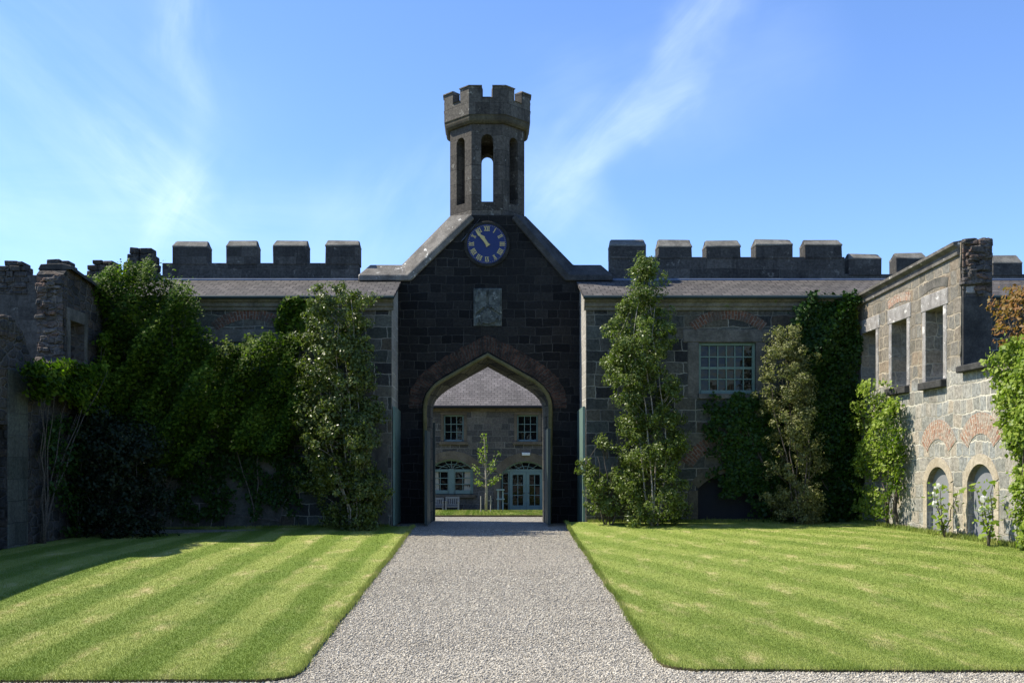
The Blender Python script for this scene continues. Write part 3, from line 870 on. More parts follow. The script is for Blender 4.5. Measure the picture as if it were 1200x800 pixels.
# clock
cxk, czk, rk = wx(570.6, GD), wz(286.3, GD), 22.3 / F * GD
disc = lambda r, n=56: [(cxk + r * math.cos(2 * math.pi * k / n), czk + r * math.sin(2 * math.pi * k / n)) for k in range(n)]
mb = MB(); mb.plate(disc(rk + 0.015), [], lambda u, v, t: (u, t, v), GD - 0.05, GD - 0.004)
clock = mb.build('clock', M['blue'], gate)
MB().ring(disc(rk + 0.012), disc(rk + 0.11), lambda u, v, t: (u, t, v), GD - 0.06, GD - 0.003, True).build('clock_surround', M['clock_ring'], clock, bevel=0.02)
MB().plate([(cxk - rk - 0.13, czk + 0.12), (cxk - 0.32, czk + rk + 0.02), (cxk - 0.2, czk + rk + 0.17), (cxk - 0.42, czk + 0.42), (cxk - rk - 0.2, czk + 0.06)], [], lambda u, v, t: (u, t, v), GD - 0.075, GD - 0.002).build('lead_corner', M['lead'], clock)
nm = MB(); cnt = [0]


def stroke(px, pz, qx, qz, w, ang, r0):
    """one bar of a numeral; local x along the rim, z outward"""
    cnt[0] += 1; y = GD - 0.054 - 0.0006 * (cnt[0] % 9)
    dx, dz = qx - px, qz - pz; L = math.hypot(dx, dz); nx, nz = -dz / L * w / 2, dx / L * w / 2
    out = []
    for x, z in ((px + nx, pz + nz), (qx + nx, qz + nz), (qx - nx, qz - nz), (px - nx, pz - nz)):
        rx, rz = x, z + r0
        out.append((cxk + rx * math.cos(ang) + rz * math.sin(ang), y, czk - rx * math.sin(ang) + rz * math.cos(ang)))
    nm.add(out + [(a, GD - 0.051, c) for a, _, c in out], [(0, 1, 2, 3), (0, 4, 5, 1), (1, 5, 6, 2), (2, 6, 7, 3), (3, 7, 4, 0)])


H = 0.12; BW = 0.020
for h, s in enumerate(['XII', 'I', 'II', 'III', 'IIII', 'V', 'VI', 'VII', 'VIII', 'IX', 'X', 'XI']):
    ang = h * math.pi / 6
    wid = {'I': 0.042, 'V': 0.075, 'X': 0.075}
    tot = sum(wid[c] for c in s); k = min(1.0, 0.17 / tot); x = -tot * k / 2
    for c in s:
        w = wid[c] * k; m = x + w / 2; b = H / 2; r0 = rk * 0.80
        if c == 'I': stroke(m, -b, m, b, BW * (0.8 + 0.2 * k), ang, r0)
        if c == 'V': stroke(m - w * .38, b, m, -b, BW, ang, r0); stroke(m + w * .38, b, m, -b, BW * .6, ang, r0)
        if c == 'X': stroke(m - w * .38, b, m + w * .38, -b, BW, ang, r0); stroke(m + w * .38, b, m - w * .38, -b, BW * .6, ang, r0)
        x += w
    for e in (-1, 1): stroke(-tot * k / 2, e * H / 2, tot * k / 2, e * H / 2, 0.010, ang, rk * 0.80)
    nm.build('numeral', M['gold'], clock); nm = MB()
nm = MB()
for k in range(60):
    a = k * math.pi / 30; r = rk * 0.965; s = 0.012 if k % 5 else 0.018
    nm.box(cxk + r * math.sin(a) - s / 2, cxk + r * math.sin(a) + s / 2, GD - 0.056, GD - 0.051, czk + r * math.cos(a) - s / 2, czk + r * math.cos(a) + s / 2)
nm.build('minute_track', M['gold'], clock)
for nme, deg, ln, w in (('minute_hand', -40, 0.5, 0.05), ('hour_hand', -33, 0.30, 0.075)):
    a = R(deg); nm = MB(); y = GD - (0.085 if nme[0] == 'm' else 0.07)
    prof = [(-0.07, -w * 0.9), (-0.07, w * 0.9), (0, w * 0.6), (ln * 0.6, w * 0.55), (ln * 0.66, w * 0.85), (ln, 0.006), (ln, -0.006), (ln * 0.66, -w * 0.85), (ln * 0.6, -w * 0.55), (0, -w * 0.6)]
    nm.plate([(cxk + r * math.sin(a) + t * math.cos(a), czk + r * math.cos(a) - t * math.sin(a)) for r, t in prof], [], lambda u, v, t: (u, t, v), y - 0.006, y + 0.004)
    nm.build(nme, M['gold'], clock)
MB().tube([(cxk, GD - 0.10, czk), (cxk, GD - 0.05, czk)], 0.03, 12).build('clock_boss', M['gold'], clock)

# turret: eight lancet-pierced faces, flared cornice, crenellated crown
TX, TY, AP = wx(571, 29.1), 29.12, 1.07
tan8 = math.tan(math.pi / 8)
zb, zt_ = 8.45, 11.28


def octa(ap, z): return [(TX + ap / math.cos(math.pi / 8) * math.cos(math.pi / 8 + k * math.pi / 4), TY + ap / math.cos(math.pi / 8) * math.sin(math.pi / 8 + k * math.pi / 4), z) for k in range(8)]


def octa_stack(mb, prof):
    vs = []
    for ap, z in prof: vs += octa(ap, z)
    fs = [(j * 8 + k, j * 8 + (k + 1) % 8, (j + 1) * 8 + (k + 1) % 8, (j + 1) * 8 + k) for j in range(len(prof) - 1) for k in range(8)]
    fs += [tuple(range(7, -1, -1)), tuple((len(prof) - 1) * 8 + k for k in range(8))]
    mb.add(vs, fs)


mb = MB(); th = 0.40
for k in range(8):
    a = -math.pi / 2 + k * math.pi / 4
    n_, t_ = Vector((math.cos(a), math.sin(a), 0)), Vector((-math.sin(a), math.cos(a), 0))
    hw = AP * tan8; lz0, lz1, lw = 9.05, 10.95, 0.172
    hole = [(-lw, lz0), (-lw, lz1 - lw)] + [(lw * -math.cos(math.pi * j / 8), lz1 - lw + lw * math.sin(math.pi * j / 8)) for j in range(1, 8)] + [(lw, lz1 - lw), (lw, lz0)]
    mb.plate([(-hw, zb), (hw, zb), (hw, zt_), (-hw, zt_)], [hole],
             lambda u, v, t, n_=n_, t_=t_: (TX + n_.x * (AP - t) + t_.x * u, TY + n_.y * (AP - t) + t_.y * u, v), 0.0, th, (AP - th) / AP)
octa_stack(mb, [(AP - th - 0.002, zb - 0.2), (AP - th - 0.002, 9.02)])
octa_stack(mb, [(AP - th - 0.002, 11.15), (AP - th - 0.002, 11.3)])
turret = mb.build('turret', M['turret'], gate)
mb = MB(); AP2 = 1.235
octa_stack(mb, [(AP - 0.05, 11.24), (AP + 0.06, 11.24), (AP + 0.12, 11.30), (AP + 0.14, 11.36), (AP2 - 0.02, 11.42), (AP2, 11.45), (AP2, 11.46)])
mb.build('turret_cornice', M['turret_corbel'], turret, bevel=0.012)
mb = MB()
zc0, zc1, zc2 = 11.46, 11.91, 12.23
for k in range(8):
    a = -math.pi / 2 + k * math.pi / 4
    n_, t_ = Vector((math.cos(a), math.sin(a), 0)), Vector((-math.sin(a), math.cos(a), 0))
    hw = AP2 * tan8; g = 0.15
    mb.plate([(-hw, zc0), (hw, zc0), (hw, zc2), (g, zc2), (g, zc1), (-g, zc1), (-g, zc2), (-hw, zc2)], [],
             lambda u, v, t, n_=n_, t_=t_: (TX + n_.x * (AP2 - t) + t_.x * u, TY + n_.y * (AP2 - t) + t_.y * u, v), 0.0, 0.24, (AP2 - 0.24) / AP2)
mb.build('turret_parapet', M['turret_cap'], turret)
octa_stack(mb2 := MB(), [(AP2 - 0.25, 11.3), (AP2 - 0.25, 11.5)]); mb2.build('turret_roof', M['lead'], turret)
for k in range(8):                                             # weathered coping stones on the corner merlons and in the gaps
    mb = MB(); a = -math.pi / 2 + k * math.pi / 4 + math.pi / 8
    for sgn in (-1, 1):
        af = a + sgn * math.pi / 8
        n_, t_ = Vector((math.cos(af), math.sin(af), 0)), Vector((-math.sin(af), math.cos(af), 0))
        hw = (AP2 + 0.035) * tan8; u0, u1 = -sgn * hw, -sgn * 0.142
        P = lambda u, r, z: (TX + n_.x * r + t_.x * u, TY + n_.y * r + t_.y * u, z)
        ri = AP2 - 0.27; k_ = ri / (AP2 + 0.035)
        vs = [P(u0, AP2 + 0.035, zc2 + 0.002), P(u1, AP2 + 0.035, zc2 + 0.002), P(u1, ri, zc2 + 0.002), P(u0 * k_, ri, zc2 + 0.002)]
        rt = AP2 - 0.06; kt = rt / (AP2 + 0.035)
        vs += [P(u0, AP2 + 0.035, zc2 + 0.03), P(u1, AP2 + 0.035, zc2 + 0.03), P(u1 - sgn * 0.03, rt, zc2 + 0.06), P(u0 * kt, rt, zc2 + 0.06), P(u1, ri, zc2 + 0.03), P(u0 * k_, ri, zc2 + 0.03)]
        mb.add(vs, [(0, 1, 2, 3), (0, 4, 5, 1), (4, 7, 6, 5), (7, 9, 8, 6), (2, 8, 9, 3), (1, 5, 6), (1, 6, 2), (6, 8, 2), (0, 3, 9), (0, 9, 7), (0, 7, 4)])
    mb.build('turret_coping', M['coping'], turret)
    mb = MB(); a = -math.pi / 2 + k * math.pi / 4
    n_, t_ = Vector((math.cos(a), math.sin(a), 0)), Vector((-math.sin(a), math.cos(a), 0))
    P = lambda u, r, z: (TX + n_.x * r + t_.x * u, TY + n_.y * r + t_.y * u, z)
    vs = [P(-.148, AP2 + .03, zc1 + .003), P(.148, AP2 + .03, zc1 + .003), P(.148, AP2 - .26, zc1 + .003), P(-.148, AP2 - .26, zc1 + .003), P(-.148, AP2 - .1, zc1 + .07), P(.148, AP2 - .1, zc1 + .07)]
    mb.add(vs, [(0, 1, 2, 3), (0, 4, 5, 1), (4, 3, 2, 5), (0, 3, 4), (1, 5, 2)])
    mb.build('turret_sill', M['turret_cap'], turret)

# open gate leaves: one pair in the arch, one pair folded back against the side returns


def leaf_board(x, y0, y1, z0, z1a, z1b, thick, mat):
    """plank leaf standing along the view; the top edge may slope"""
    mb = MB(); n = 7
    for k in range(n):
        a, b = y0 + (y1 - y0) * k / n + 0.004, y0 + (y1 - y0) * (k + 1) / n - 0.004
        za, zb2 = z1a + (z1b - z1a) * k / n, z1a + (z1b - z1a) * (k + 1) / n
        mb.add([(x, a, z0), (x, b, z0), (x, b, zb2), (x, a, za), (x + thick, a, z0), (x + thick, b, z0), (x + thick, b, zb2), (x + thick, a, za)],
               [(0, 1, 2, 3), (4, 7, 6, 5), (0, 4, 5, 1), (3, 2, 6, 7), (0, 3, 7, 4), (1, 5, 6, 2)])
    g = mb.build('gate_leaf', mat, gate)
    return g


leaf_board(wx(501.5, GD) , GD - 1.45, GD - 0.06, 0.04, wz(505, 27.2), wz(505, 27.2), 0.07, M['teal_dark'])
leaf_board(wx(641, GD) - 0.06, GD - 1.45, GD - 0.06, 0.04, wz(503, 27.2), wz(503, 27.2), 0.07, M['teal_dark'])
leaf_board(-2.535, GD - 1.75, GD - 0.1, 0.05, wz(476, 26.3), wz(482, 28), 0.06, M['teal'])
leaf_board(2.475, GD - 1.75, GD - 0.1, 0.05, wz(476, 26.3), wz(482, 28), 0.06, M['teal'])
# heavy frame post by the right jamb
for s in (-1, 1):
    MB().box(s * 1.63 - 0.05, s * 1.63 + 0.05, GD + 1.22, GD + 1.36, 0, 2.9).build('gate_post', M['teal_dark'], gate, bevel=0.01)

# ------------------------------------------------------------------ side ranges with battlements
WD, PD = 26.2, 28.3                                               # wall front and parapet front


def merlon(parent, x0, x1, z0, z1, zt, y0=PD - 0.02, y1=PD + 0.5, mat='merlon', worn=False):
    mb = MB(); j = lambda k=0.025: random.uniform(-k, k)
    ym = y0 + 0.26
    if worn:
        n = 6; h = (zt - z0) / n
        for q in range(n):
            ins = (0, 0, .01, .03, .07, .17)[q] * (x1 - x0) / 0.9; x = x0 + ins + j(.03); xe = x1 - ins + j(.03)
            mb.box(x + 0.06, xe - 0.06, y0 + 0.08, y1 - 0.08, z0 + q * h - 0.02, z0 + (q + 1) * h - 0.05)
            while x < xe - 0.05:
                w = min(random.uniform(.2, .42), xe - x)
                if xe - x - w < 0.12: w = xe - x
                mb.box(x + .006, x + w - .006, y0 + j(.035), y1 + j(.03), z0 + q * h + .004, z0 + (q + 1) * h - .004 - (random.uniform(0, .06) if q == n - 1 else 0), 0.016)
                x += w
        return mb.build('merlon', M[mat], parent, bevel=0.03, seg=2)
    c = 0.05
    vs = [(x0, y0, z0), (x1, y0, z0), (x1, y1, z0), (x0, y1, z0),
          (x0 + j(.015), y0 + j(.015), z1 + j(.02)), (x1 + j(.015), y0 + j(.015), z1 + j(.02)), (x1, y1, z1), (x0, y1, z1),
          (x0 + c * .4, ym + j(.02), zt + j(.012)), (x1 - c * .4, ym + j(.02), zt + j(.012))]
    mb.add(vs, [(0, 3, 2, 1), (0, 1, 5, 4), (1, 2, 6, 5), (3, 0, 4, 7), (2, 3, 7, 6), (4, 5, 9, 8), (6, 7, 8, 9), (5, 6, 9), (7, 4, 8)])
    o = mb.build('merlon', M[mat], parent, bevel=0.022, seg=2)
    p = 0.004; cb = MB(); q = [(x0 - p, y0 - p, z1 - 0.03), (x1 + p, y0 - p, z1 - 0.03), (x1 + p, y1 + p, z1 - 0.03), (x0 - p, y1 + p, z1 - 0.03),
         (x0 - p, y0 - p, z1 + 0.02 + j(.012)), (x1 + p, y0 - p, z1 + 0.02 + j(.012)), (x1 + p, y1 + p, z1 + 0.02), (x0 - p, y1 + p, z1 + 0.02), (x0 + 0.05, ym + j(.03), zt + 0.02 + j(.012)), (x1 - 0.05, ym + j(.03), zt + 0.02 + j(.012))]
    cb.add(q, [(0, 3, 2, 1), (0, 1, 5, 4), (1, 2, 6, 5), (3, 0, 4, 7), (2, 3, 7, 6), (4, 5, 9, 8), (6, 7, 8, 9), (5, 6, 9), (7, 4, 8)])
    cb.build('merlon_lit_cap', M['merlon_lit_cap'], o, bevel=0.015)  # slab added to carry the paler sunlit tone of the merlon top
    return o


def cornice(parent, x0, x1):
    mb = MB()
    prof = [(WD + 0.01, 5.70), (WD - 0.06, 5.70), (WD - 0.07, 5.77), (WD - 0.12, 5.80), (WD - 0.13, 5.88), (WD - 0.21, 5.92), (WD - 0.22, 5.975), (WD + 0.01, 5.985)]
    n = len(prof); vs = [(x, y, z) for x in (x0, x1) for y, z in prof]
    mb.add(vs, [(k, (k + 1) % n, n + (k + 1) % n, n + k) for k in range(n)] + [tuple(range(n)), tuple(range(2 * n - 1, n - 1, -1))])
    mb.build('cornice', M['cornice'], parent)


def wing_roof(parent, x0, x1):
    ye, yr, ze, zr = WD - 0.24, PD - 0.03, 5.985, 6.83
    n = int((x1 - x0) / 0.5); mb = MB(); vs = []
    for lay in (0, -0.07):
        for j in range(3):
            for i in range(n + 1):
                t = j / 2
                vs.append((x0 + (x1 - x0) * i / n, ye + (yr - ye) * t, ze + (zr - ze) * t + lay + 0.07 + random.uniform(-.006, .006)))
    N = n + 1; fs = []
    for l in (0, 1):
        for j in range(2):
            for i in range(n): a = l * 3 * N + j * N + i; fs.append((a, a + 1, a + N + 1, a + N))
    for i in range(n):
        fs.append((i, 3 * N + i, 3 * N + i + 1, i + 1)); a = 2 * N + i; fs.append((a, a + 1, 3 * N + a + 1, 3 * N + a))
    for i in (0, n):
        for j in range(2): a = j * N + i; fs.append((a, a + N, 3 * N + a + N, 3 * N + a))
    mb.add(vs, fs)
    r = mb.build('roof', M['slate'], parent)
    MB().box(x0 + 0.02, x1, PD - 0.16, PD - 0.012, 6.80, 6.91).build('flashing', M['lead'], r, bevel=0.02)
    MB().tube([(x0, ye - 0.045, ze + 0.015), (x1, ye - 0.045, ze + 0.015)], 0.05, 8).build('gutter', M['teal_dark'], r)


def wing(side, x_in, x_out, label):
    w = thing('castle_range', label, 'castle range', (side * (abs(x_in) + abs(x_out)) / 2, WD, 0))
    return w


# right-hand range
rw = wing(1, 2.55, 16, 'grey stone range with sash window beneath square saddle-topped battlements')
wy = lambda py: wz(py, WD)
winL, winR, winB, winT = wx(819, WD), wx(886, WD), wy(462), wy(401)
acx, ahw = wx(862, WD), 44 / F * WD
door_hole = seg_arch(acx, ahw, -0.0, wy(572), wy(553))
mb = MB()
outer = [(2.555, -0.1), (acx - ahw, -0.1)] + door_hole + [(acx + ahw, -0.1), (16, -0.1), (16, 5.72), (2.555, 5.72)]
outer = [(2.555, -0.1)] + [(acx - ahw, -0.1)] + door_hole[1:-1] + [(acx + ahw, -0.1), (16, -0.1), (16, 5.72), (2.555, 5.72)]
mb.wall_x(outer, [[(winL, winB), (winR, winB), (winR, winT), (winL, winT)]], WD, WD + 0.5)
mb.build('front_wall', M['wing'], rw)
endp = lambda: [(WD + 0.0, -0.1), (PD + 0.3, -0.1), (PD + 0.3, 6.72), (WD, 5.98)]
mb = MB(); mb.wall_y([(WD + 0.004, -0.1), (GD - 0.004, -0.1), (GD - 0.004, 6.55), (WD + 0.004, 5.97)], [], 2.552, 3.0); mb.build('return_wall', M['quoin'], rw)
for k in range(14):                                                # pale quoins on the corner
    z = 0.02 + k * 0.4; ln = 0.5 if k % 2 else 0.3
    pass
MB().box(winL, winR, WD + 0.3, WD + 0.32, winB, winT).build('window_backing', M['dark'], rw)
sw = grid_window(rw, 'sash_window', winL, winR, winB + 0.02, winT, WD + 0.10, 6, 4, M['teal'], 0.075, 0.03, True)
sr = MB()
sr.box(winL - 0.3, winL, WD - 0.012, WD + 0.2, winB - 0.12, winT)
sr.box(winR, winR + 0.26, WD - 0.012, WD + 0.2, winB - 0.12, winT)
sr.box(winL - 0.42, winR + 0.42, WD - 0.016, WD + 0.2, winT, winT + 0.34)
sr.build('window_surround', M['sand_grey'], rw, bevel=0.015)
MB().box(winL - 0.02, winR + 0.02, WD - 0.08, WD + 0.12, winB - 0.12, winB + 0.02).build('window_sill', M['sand_grey'], rw, bevel=0.012)
MB().ring(arc_line(wx(853, WD), 0.86, wy(388), wy(374), 0.0), arc_line(wx(853, WD), 0.86, wy(388), wy(374), 0.27), lambda u, v, t: (u, t, v), WD - 0.014, WD + 0.08).build('brick_arch', M['brick'], rw)
MB().ring(arc_line(acx, ahw, wy(572), wy(553)), arc_line(acx, ahw, wy(572), wy(553), 0.26), lambda u, v, t: (u, t, v), WD - 0.012, WD + 0.25).build('door_surround', M['sand_shade'], rw)
for a in (acx - ahw - 0.26, acx + ahw): MB().box(a, a + 0.26, WD - 0.012, WD + 0.25, 0.0, wy(572) - 0.05).build('door_jamb', M['sand_shade'], rw, bevel=0.012)
MB().ring(arc_line(acx, 1.15, wy(548), wy(520)), arc_line(acx, 1.15, wy(548), wy(520), 0.34), lambda u, v, t: (u, t, v), WD - 0.015, WD + 0.1).build('brick_arch', M['brick'], rw)
mb = MB(); mb.box(acx - ahw - 0.05, acx + ahw + 0.05, WD + 0.3, WD + 0.36, 0, wy(550)); mb.build('dark_doorway', M['dark'], rw)  # dark sheet stands in for the shade inside the open arch
cornice(rw, 2.50, 16); wing_roof(rw, 2.46, 16)
mb = MB(); mb.box(wx(715, PD), wx(990, PD), PD, PD + 0.45, 5.5, wz(301, PD)); mb.box(wx(990, PD), 16, PD + 0.01, PD + 0.44, 5.5, wz(321, PD))
mb.build('parapet', M['parapet'], rw, bevel=0.015)
for a, b, t, m1 in ((715, 757, 279, 288), (771, 811, 279, 289), (827, 868, 280, 289), (885, 929, 279, 287), (943, 987, 279, 287)):
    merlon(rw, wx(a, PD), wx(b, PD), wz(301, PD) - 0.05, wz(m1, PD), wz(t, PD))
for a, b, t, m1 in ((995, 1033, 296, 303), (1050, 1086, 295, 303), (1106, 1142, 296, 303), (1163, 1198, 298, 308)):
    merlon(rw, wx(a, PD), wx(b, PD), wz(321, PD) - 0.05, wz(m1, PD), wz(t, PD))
# left-hand range
lw_ = wing(-1, -2.6, -9.8, 'grey stone range half hidden by creepers beneath worn battlements')
mb = MB(); pL, pR = wx(262, WD), wx(330, WD)
lwl, lwr = wx(262, WD), wx(326, WD)
mb.wall_x([(-9.9, -0.15), (-2.56, -0.15), (-2.56, 5.72), (-9.9, 5.72)], [[(lwl, winB), (lwr, winB), (lwr, winT), (lwl, winT)]], WD, WD + 0.5); mb.build('front_wall', M['wing'], lw_)
mb = MB(); mb.wall_y([(WD + 0.004, -0.1), (GD - 0.004, -0.1), (GD - 0.004, 6.55), (WD + 0.004, 5.97)], [], -3.0, -2.558); mb.build('return_wall', M['quoin'], lw_)
MB().box(lwl, lwr, WD + 0.3, WD + 0.32, winB, winT).build('window_backing', M['dark'], lw_)
grid_window(lw_, 'sash_window', lwl, lwr, winB + 0.02, winT, WD + 0.10, 6, 4, M['teal'], 0.075, 0.03, True)
MB().box(lwl - 0.4, lwr + 0.4, WD - 0.016, WD + 0.2, winT, winT + 0.34).build('window_surround', M['sand_grey'], lw_, bevel=0.015)
MB().ring(arc_line(wx(293, WD), 0.86, wy(388), wy(374)), arc_line(wx(293, WD), 0.86, wy(388), wy(374), 0.27), lambda u, v, t: (u, t, v), WD - 0.014, WD + 0.08).build('brick_arch', M['brick'], lw_)
MB().box(pL, pR, WD - 0.02, WD + 0.1, -0.1, wy(536)).build('rendered_panel', M['render_wall'], lw_, bevel=0.02)
MB().box(wx(412, WD), wx(455, WD), WD - 0.013, WD + 0.1, -0.1, wy(520)).build('rendered_panel', M['render_wall'], lw_, bevel=0.02)
cornice(lw_, -9.9, -2.51); wing_roof(lw_, -9.9, -2.47)
mb = MB(); mb.box(wx(190, PD), wx(420, PD), PD, PD + 0.45, 5.5, wz(308, PD)); mb.box(-16, wx(190, PD), PD + 0.01, PD + 0.44, 0, wz(322, PD)); mb.build('parapet', M['parapet'], lw_, bevel=0.015)
for a, b, t, m1 in ((202, 243, 281, 289), (265, 301, 280, 289), (320, 360, 280, 288), (381, 421, 280, 288)):
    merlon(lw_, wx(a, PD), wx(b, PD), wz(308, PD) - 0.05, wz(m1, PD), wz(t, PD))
for a, b, t in ((145, 184, 288), (100, 139, 303), (48, 87, 303), (-4, 33, 304), (-58, -20, 304)):
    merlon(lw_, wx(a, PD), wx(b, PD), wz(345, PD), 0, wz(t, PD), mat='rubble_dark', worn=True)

# ------------------------------------------------------------------ ruined side walls
WX = 9.74; TH = 0.62


def jag(y, z0, z1, n, amp):
    return [(y + random.uniform(-amp, amp), z0 + (z1 - z0) * k / n) for k in range(n + 1)]


def loose_stones(parent, xs, y, z0, z1, n, mat, out=-1):
    mb = MB()
    for k in range(n):
        z = random.uniform(z0, z1); x = random.uniform(*xs); w, h, dd = random.uniform(.06, .15), random.uniform(.04, .085), random.uniform(.03, .12)
        mb.box(x - w, x + w, y - dd, y + 0.12, z - h, z + h, 0.022)
    return mb.build('broken_masonry', mat, parent, bevel=0.02)


sd = lambda px: side_d(px, WX)
rr = thing('ruined_wall', 'sunlit roofless rubble wall with three empty windows and two grey doors', 'ruined wall', (WX + TH / 2, 22, 0.1))
yE, yA = 20.55, WD - 0.01                                           # broken end, far end at the range
ztop = lambda y: 6.25 - (y - 20.5) * 0.03
winsR = [(25.05, 26.0), (23.2, 24.08), (21.34, 22.2)]
doorsR = [(21.6, 0.53, 1.2, 1.60), (19.73, 0.53, 1.2, 1.66)]
out = [(12.0, -0.4)]
out += [(12.0, -0.4)][:0]
bottom = [(12.0, -0.4)]
pts = []
for cy, hw, zs, zt in sorted(doorsR): pts += seg_arch(cy, hw, 0.02, zs, zt)
loop = [(12.0, -0.4), (doorsR[1][0] - 0.53, -0.4)] + seg_arch(doorsR[1][0], 0.53, -0.4, 1.3, 1.66) + [(doorsR[0][0] - 0.53, -0.4)][:0] + seg_arch(doorsR[0][0], 0.53, -0.4, 1.24, 1.60) + [(yA, -0.4), (yA, ztop(yA))]
loop = [loop[0]] + loop[2:]
loop += [(y, ztop(y)) for y in np.linspace(yA - 0.5, yE + 0.12, 8)]
loop += list(reversed(jag(yE, 3.62, ztop(yE) - 0.02, 10, 0.045)))
loop += [(19.1, 3.55), (17.4, 3.5), (16.0, 3.62), (14.2, 3.5), (12.0, 3.55)]
holes = [[(a, z0), (b, z0), (b, 5.05), (a, 5.05)] for (a, b), z0 in zip(winsR, (3.5, 3.48, 3.47))]
mb = MB(); mb.wall_y(loop, holes, WX, WX + TH); mb.build('wall', M['rubble'], rr)
MB().box(WX + 0.012, WX + TH - 0.012, yE - 0.075, yE - 0.03, 3.6, ztop(yE) - 0.04).build('broken_end', M['rubble_end'], rr)
loose_stones(rr, (WX + 0.12, WX + TH - 0.1), yE - 0.06, 5.2, 6.25, 46, M['rubble_end'])
MB().box(WX + 0.06, WX + 0.4, yE - 0.088, yE - 0.05, 5.16, 5.33, 0.02).build('mortar_patch', M['pale_dressed'], rr, bevel=0.01)
MB().box(WX + 0.004, WX + TH - 0.03, yE - 0.085, yE - 0.03, 3.66, 5.1).build('dressed_jamb', M['coping_dark'], rr, bevel=0.01)
mb = MB()                                                            # broken cap stones above the end
for k in range(9):
    mb.box(WX + 0.02 + 0.065 * k, WX + 0.12 + 0.065 * k, yE - 0.05, yE + 0.3, ztop(yE) - 0.1, ztop(yE) + random.uniform(0.0, 0.07), 0.015)
mb.build('cap_stones', M['rubble_dark'], rr, bevel=0.02)
mb = MB()                                                            # moulded wall-head cornice facing the court
prof = [(0.02, -0.28), (-0.05, -0.26), (-0.06, -0.2), (-0.02, -0.19), (-0.03, -0.12), (-0.13, -0.06), (-0.14, 0.0), (0.02, 0.03), (0.3, 0.05)]
ys = [yA, yE + 0.05]; vs = [(WX + a, y, ztop(y) + b) for y in ys for a, b in prof]; n = len(prof)
mb.add(vs, [(k, k + 1, n + k + 1, n + k) for k in range(n - 1)] + [tuple(range(n)), tuple(range(2 * n - 1, n - 1, -1))]); mb.build('cornice', M['coping'], rr)
for (a, b), z0 in zip(winsR, (3.5, 3.48, 3.47)):
    mb = MB(); q = 0.16
    mb.box(WX - 0.016, WX + 0.25, a - q, a - 0.001, z0, 5.05).box(WX - 0.016, WX + 0.25, b + 0.001, b + q, z0, 5.05).box(WX - 0.02, WX + 0.3, a - q - 0.06, b + q + 0.06, 5.052, 5.40)
    mb.build('window_surround', M['pale_dressed'], rr, bevel=0.012)
    if a < 24.5: MB().box(WX - 0.13, WX + 0.3, a - 0.14, b + 0.14, z0 - 0.17, z0 - 0.004).build('window_sill', M['coping_dark'], rr, bevel=0.015)
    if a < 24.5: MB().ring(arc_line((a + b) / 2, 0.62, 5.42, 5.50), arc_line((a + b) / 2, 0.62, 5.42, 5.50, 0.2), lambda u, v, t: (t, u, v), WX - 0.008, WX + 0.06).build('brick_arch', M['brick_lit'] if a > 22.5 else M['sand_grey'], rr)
MB().box(WX - 0.15, WX + TH + 0.03, 19.15, 20.48, 3.52, 3.66).build('sill_slab', M['coping_dark'], rr, bevel=0.02)
for (cy, hw, zs, zt), g in zip(doorsR, (-0.05, 0.05)):
    zs -= 0.0; zs2 = zt - 0.36
    mb = MB(); mb.ring(arc_line(cy, hw, zs2, zt), arc_line(cy, hw, zs2, zt, 0.2), lambda u, v, t: (t, u, v), WX - 0.014, WX + 0.2)
    for s in (-1, 1):
        y0, y1 = sorted((cy + s * (hw + 0.002), cy + s * (hw + 0.19))); mb.box(WX - 0.013, WX + 0.2, y0, y1, -0.1, zs2 + 0.02)
    mb.build('door_surround', M['pale_sand'], rr)
    dm = MB(); dm.wall_y(seg_arch(cy, hw + 0.03, 0.0, zs2, zt + 0.03), [], WX + 0.12, WX + 0.17)
    dr = dm.build('door', M['grey_door'], rr)
    st = MB()
    for zz in (0.5, 1.1): st.box(WX + 0.108, WX + 0.118, cy - hw + 0.05, cy - hw + 0.4, zz, zz + 0.05)
    st.build('door_fittings', M['grey_door'], dr)
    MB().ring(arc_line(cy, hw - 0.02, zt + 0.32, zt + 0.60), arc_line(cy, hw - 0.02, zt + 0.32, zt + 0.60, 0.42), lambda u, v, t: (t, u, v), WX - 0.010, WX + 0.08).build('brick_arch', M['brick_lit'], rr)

lr = thing('ruined_wall', 'shaded ruined wall with broken gable end behind climbing stems', 'ruined wall', (-WX - TH / 2, 22, -0.1))
yE2 = 22.85
ztl = lambda y: 6.22 - (y - 22.8) * 0.09
loop = [(9.0, -0.8), (19.05, -0.8), (19.05, 2.45), (20.13, 2.45), (20.13, -0.8), (yA, -0.8), (yA, ztl(yA))] + [(y, ztl(y)) for y in (25, 24, 23.4)]
loop += [(23.1, 6.22), (22.95, 6.12)] + list(reversed(jag(yE2, 4.2, 6.0, 8, 0.06)))
loop += [(22.6, 3.95), (21.35, 3.82), (21.0, 4.1), (20.8, 4.42), (20.4, 4.58), (19.9, 4.62), (19.5, 4.5), (19.3, 4.2), (19.2, 3.8), (18.5, 3.72), (16, 3.6), (9.0, 3.6)]
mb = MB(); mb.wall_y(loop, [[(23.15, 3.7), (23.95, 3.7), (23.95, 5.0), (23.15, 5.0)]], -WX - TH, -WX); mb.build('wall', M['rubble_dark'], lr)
MB().box(-WX - TH + 0.02, -WX - 0.02, yE2 - 0.08, yE2 - 0.03, 4.0, 5.95).build('broken_end', M['rubble_end'], lr)
loose_stones(lr, (-WX - TH + 0.1, -WX - 0.1), yE2 - 0.06, 4.1, 6.0, 50, M['rubble_end'])
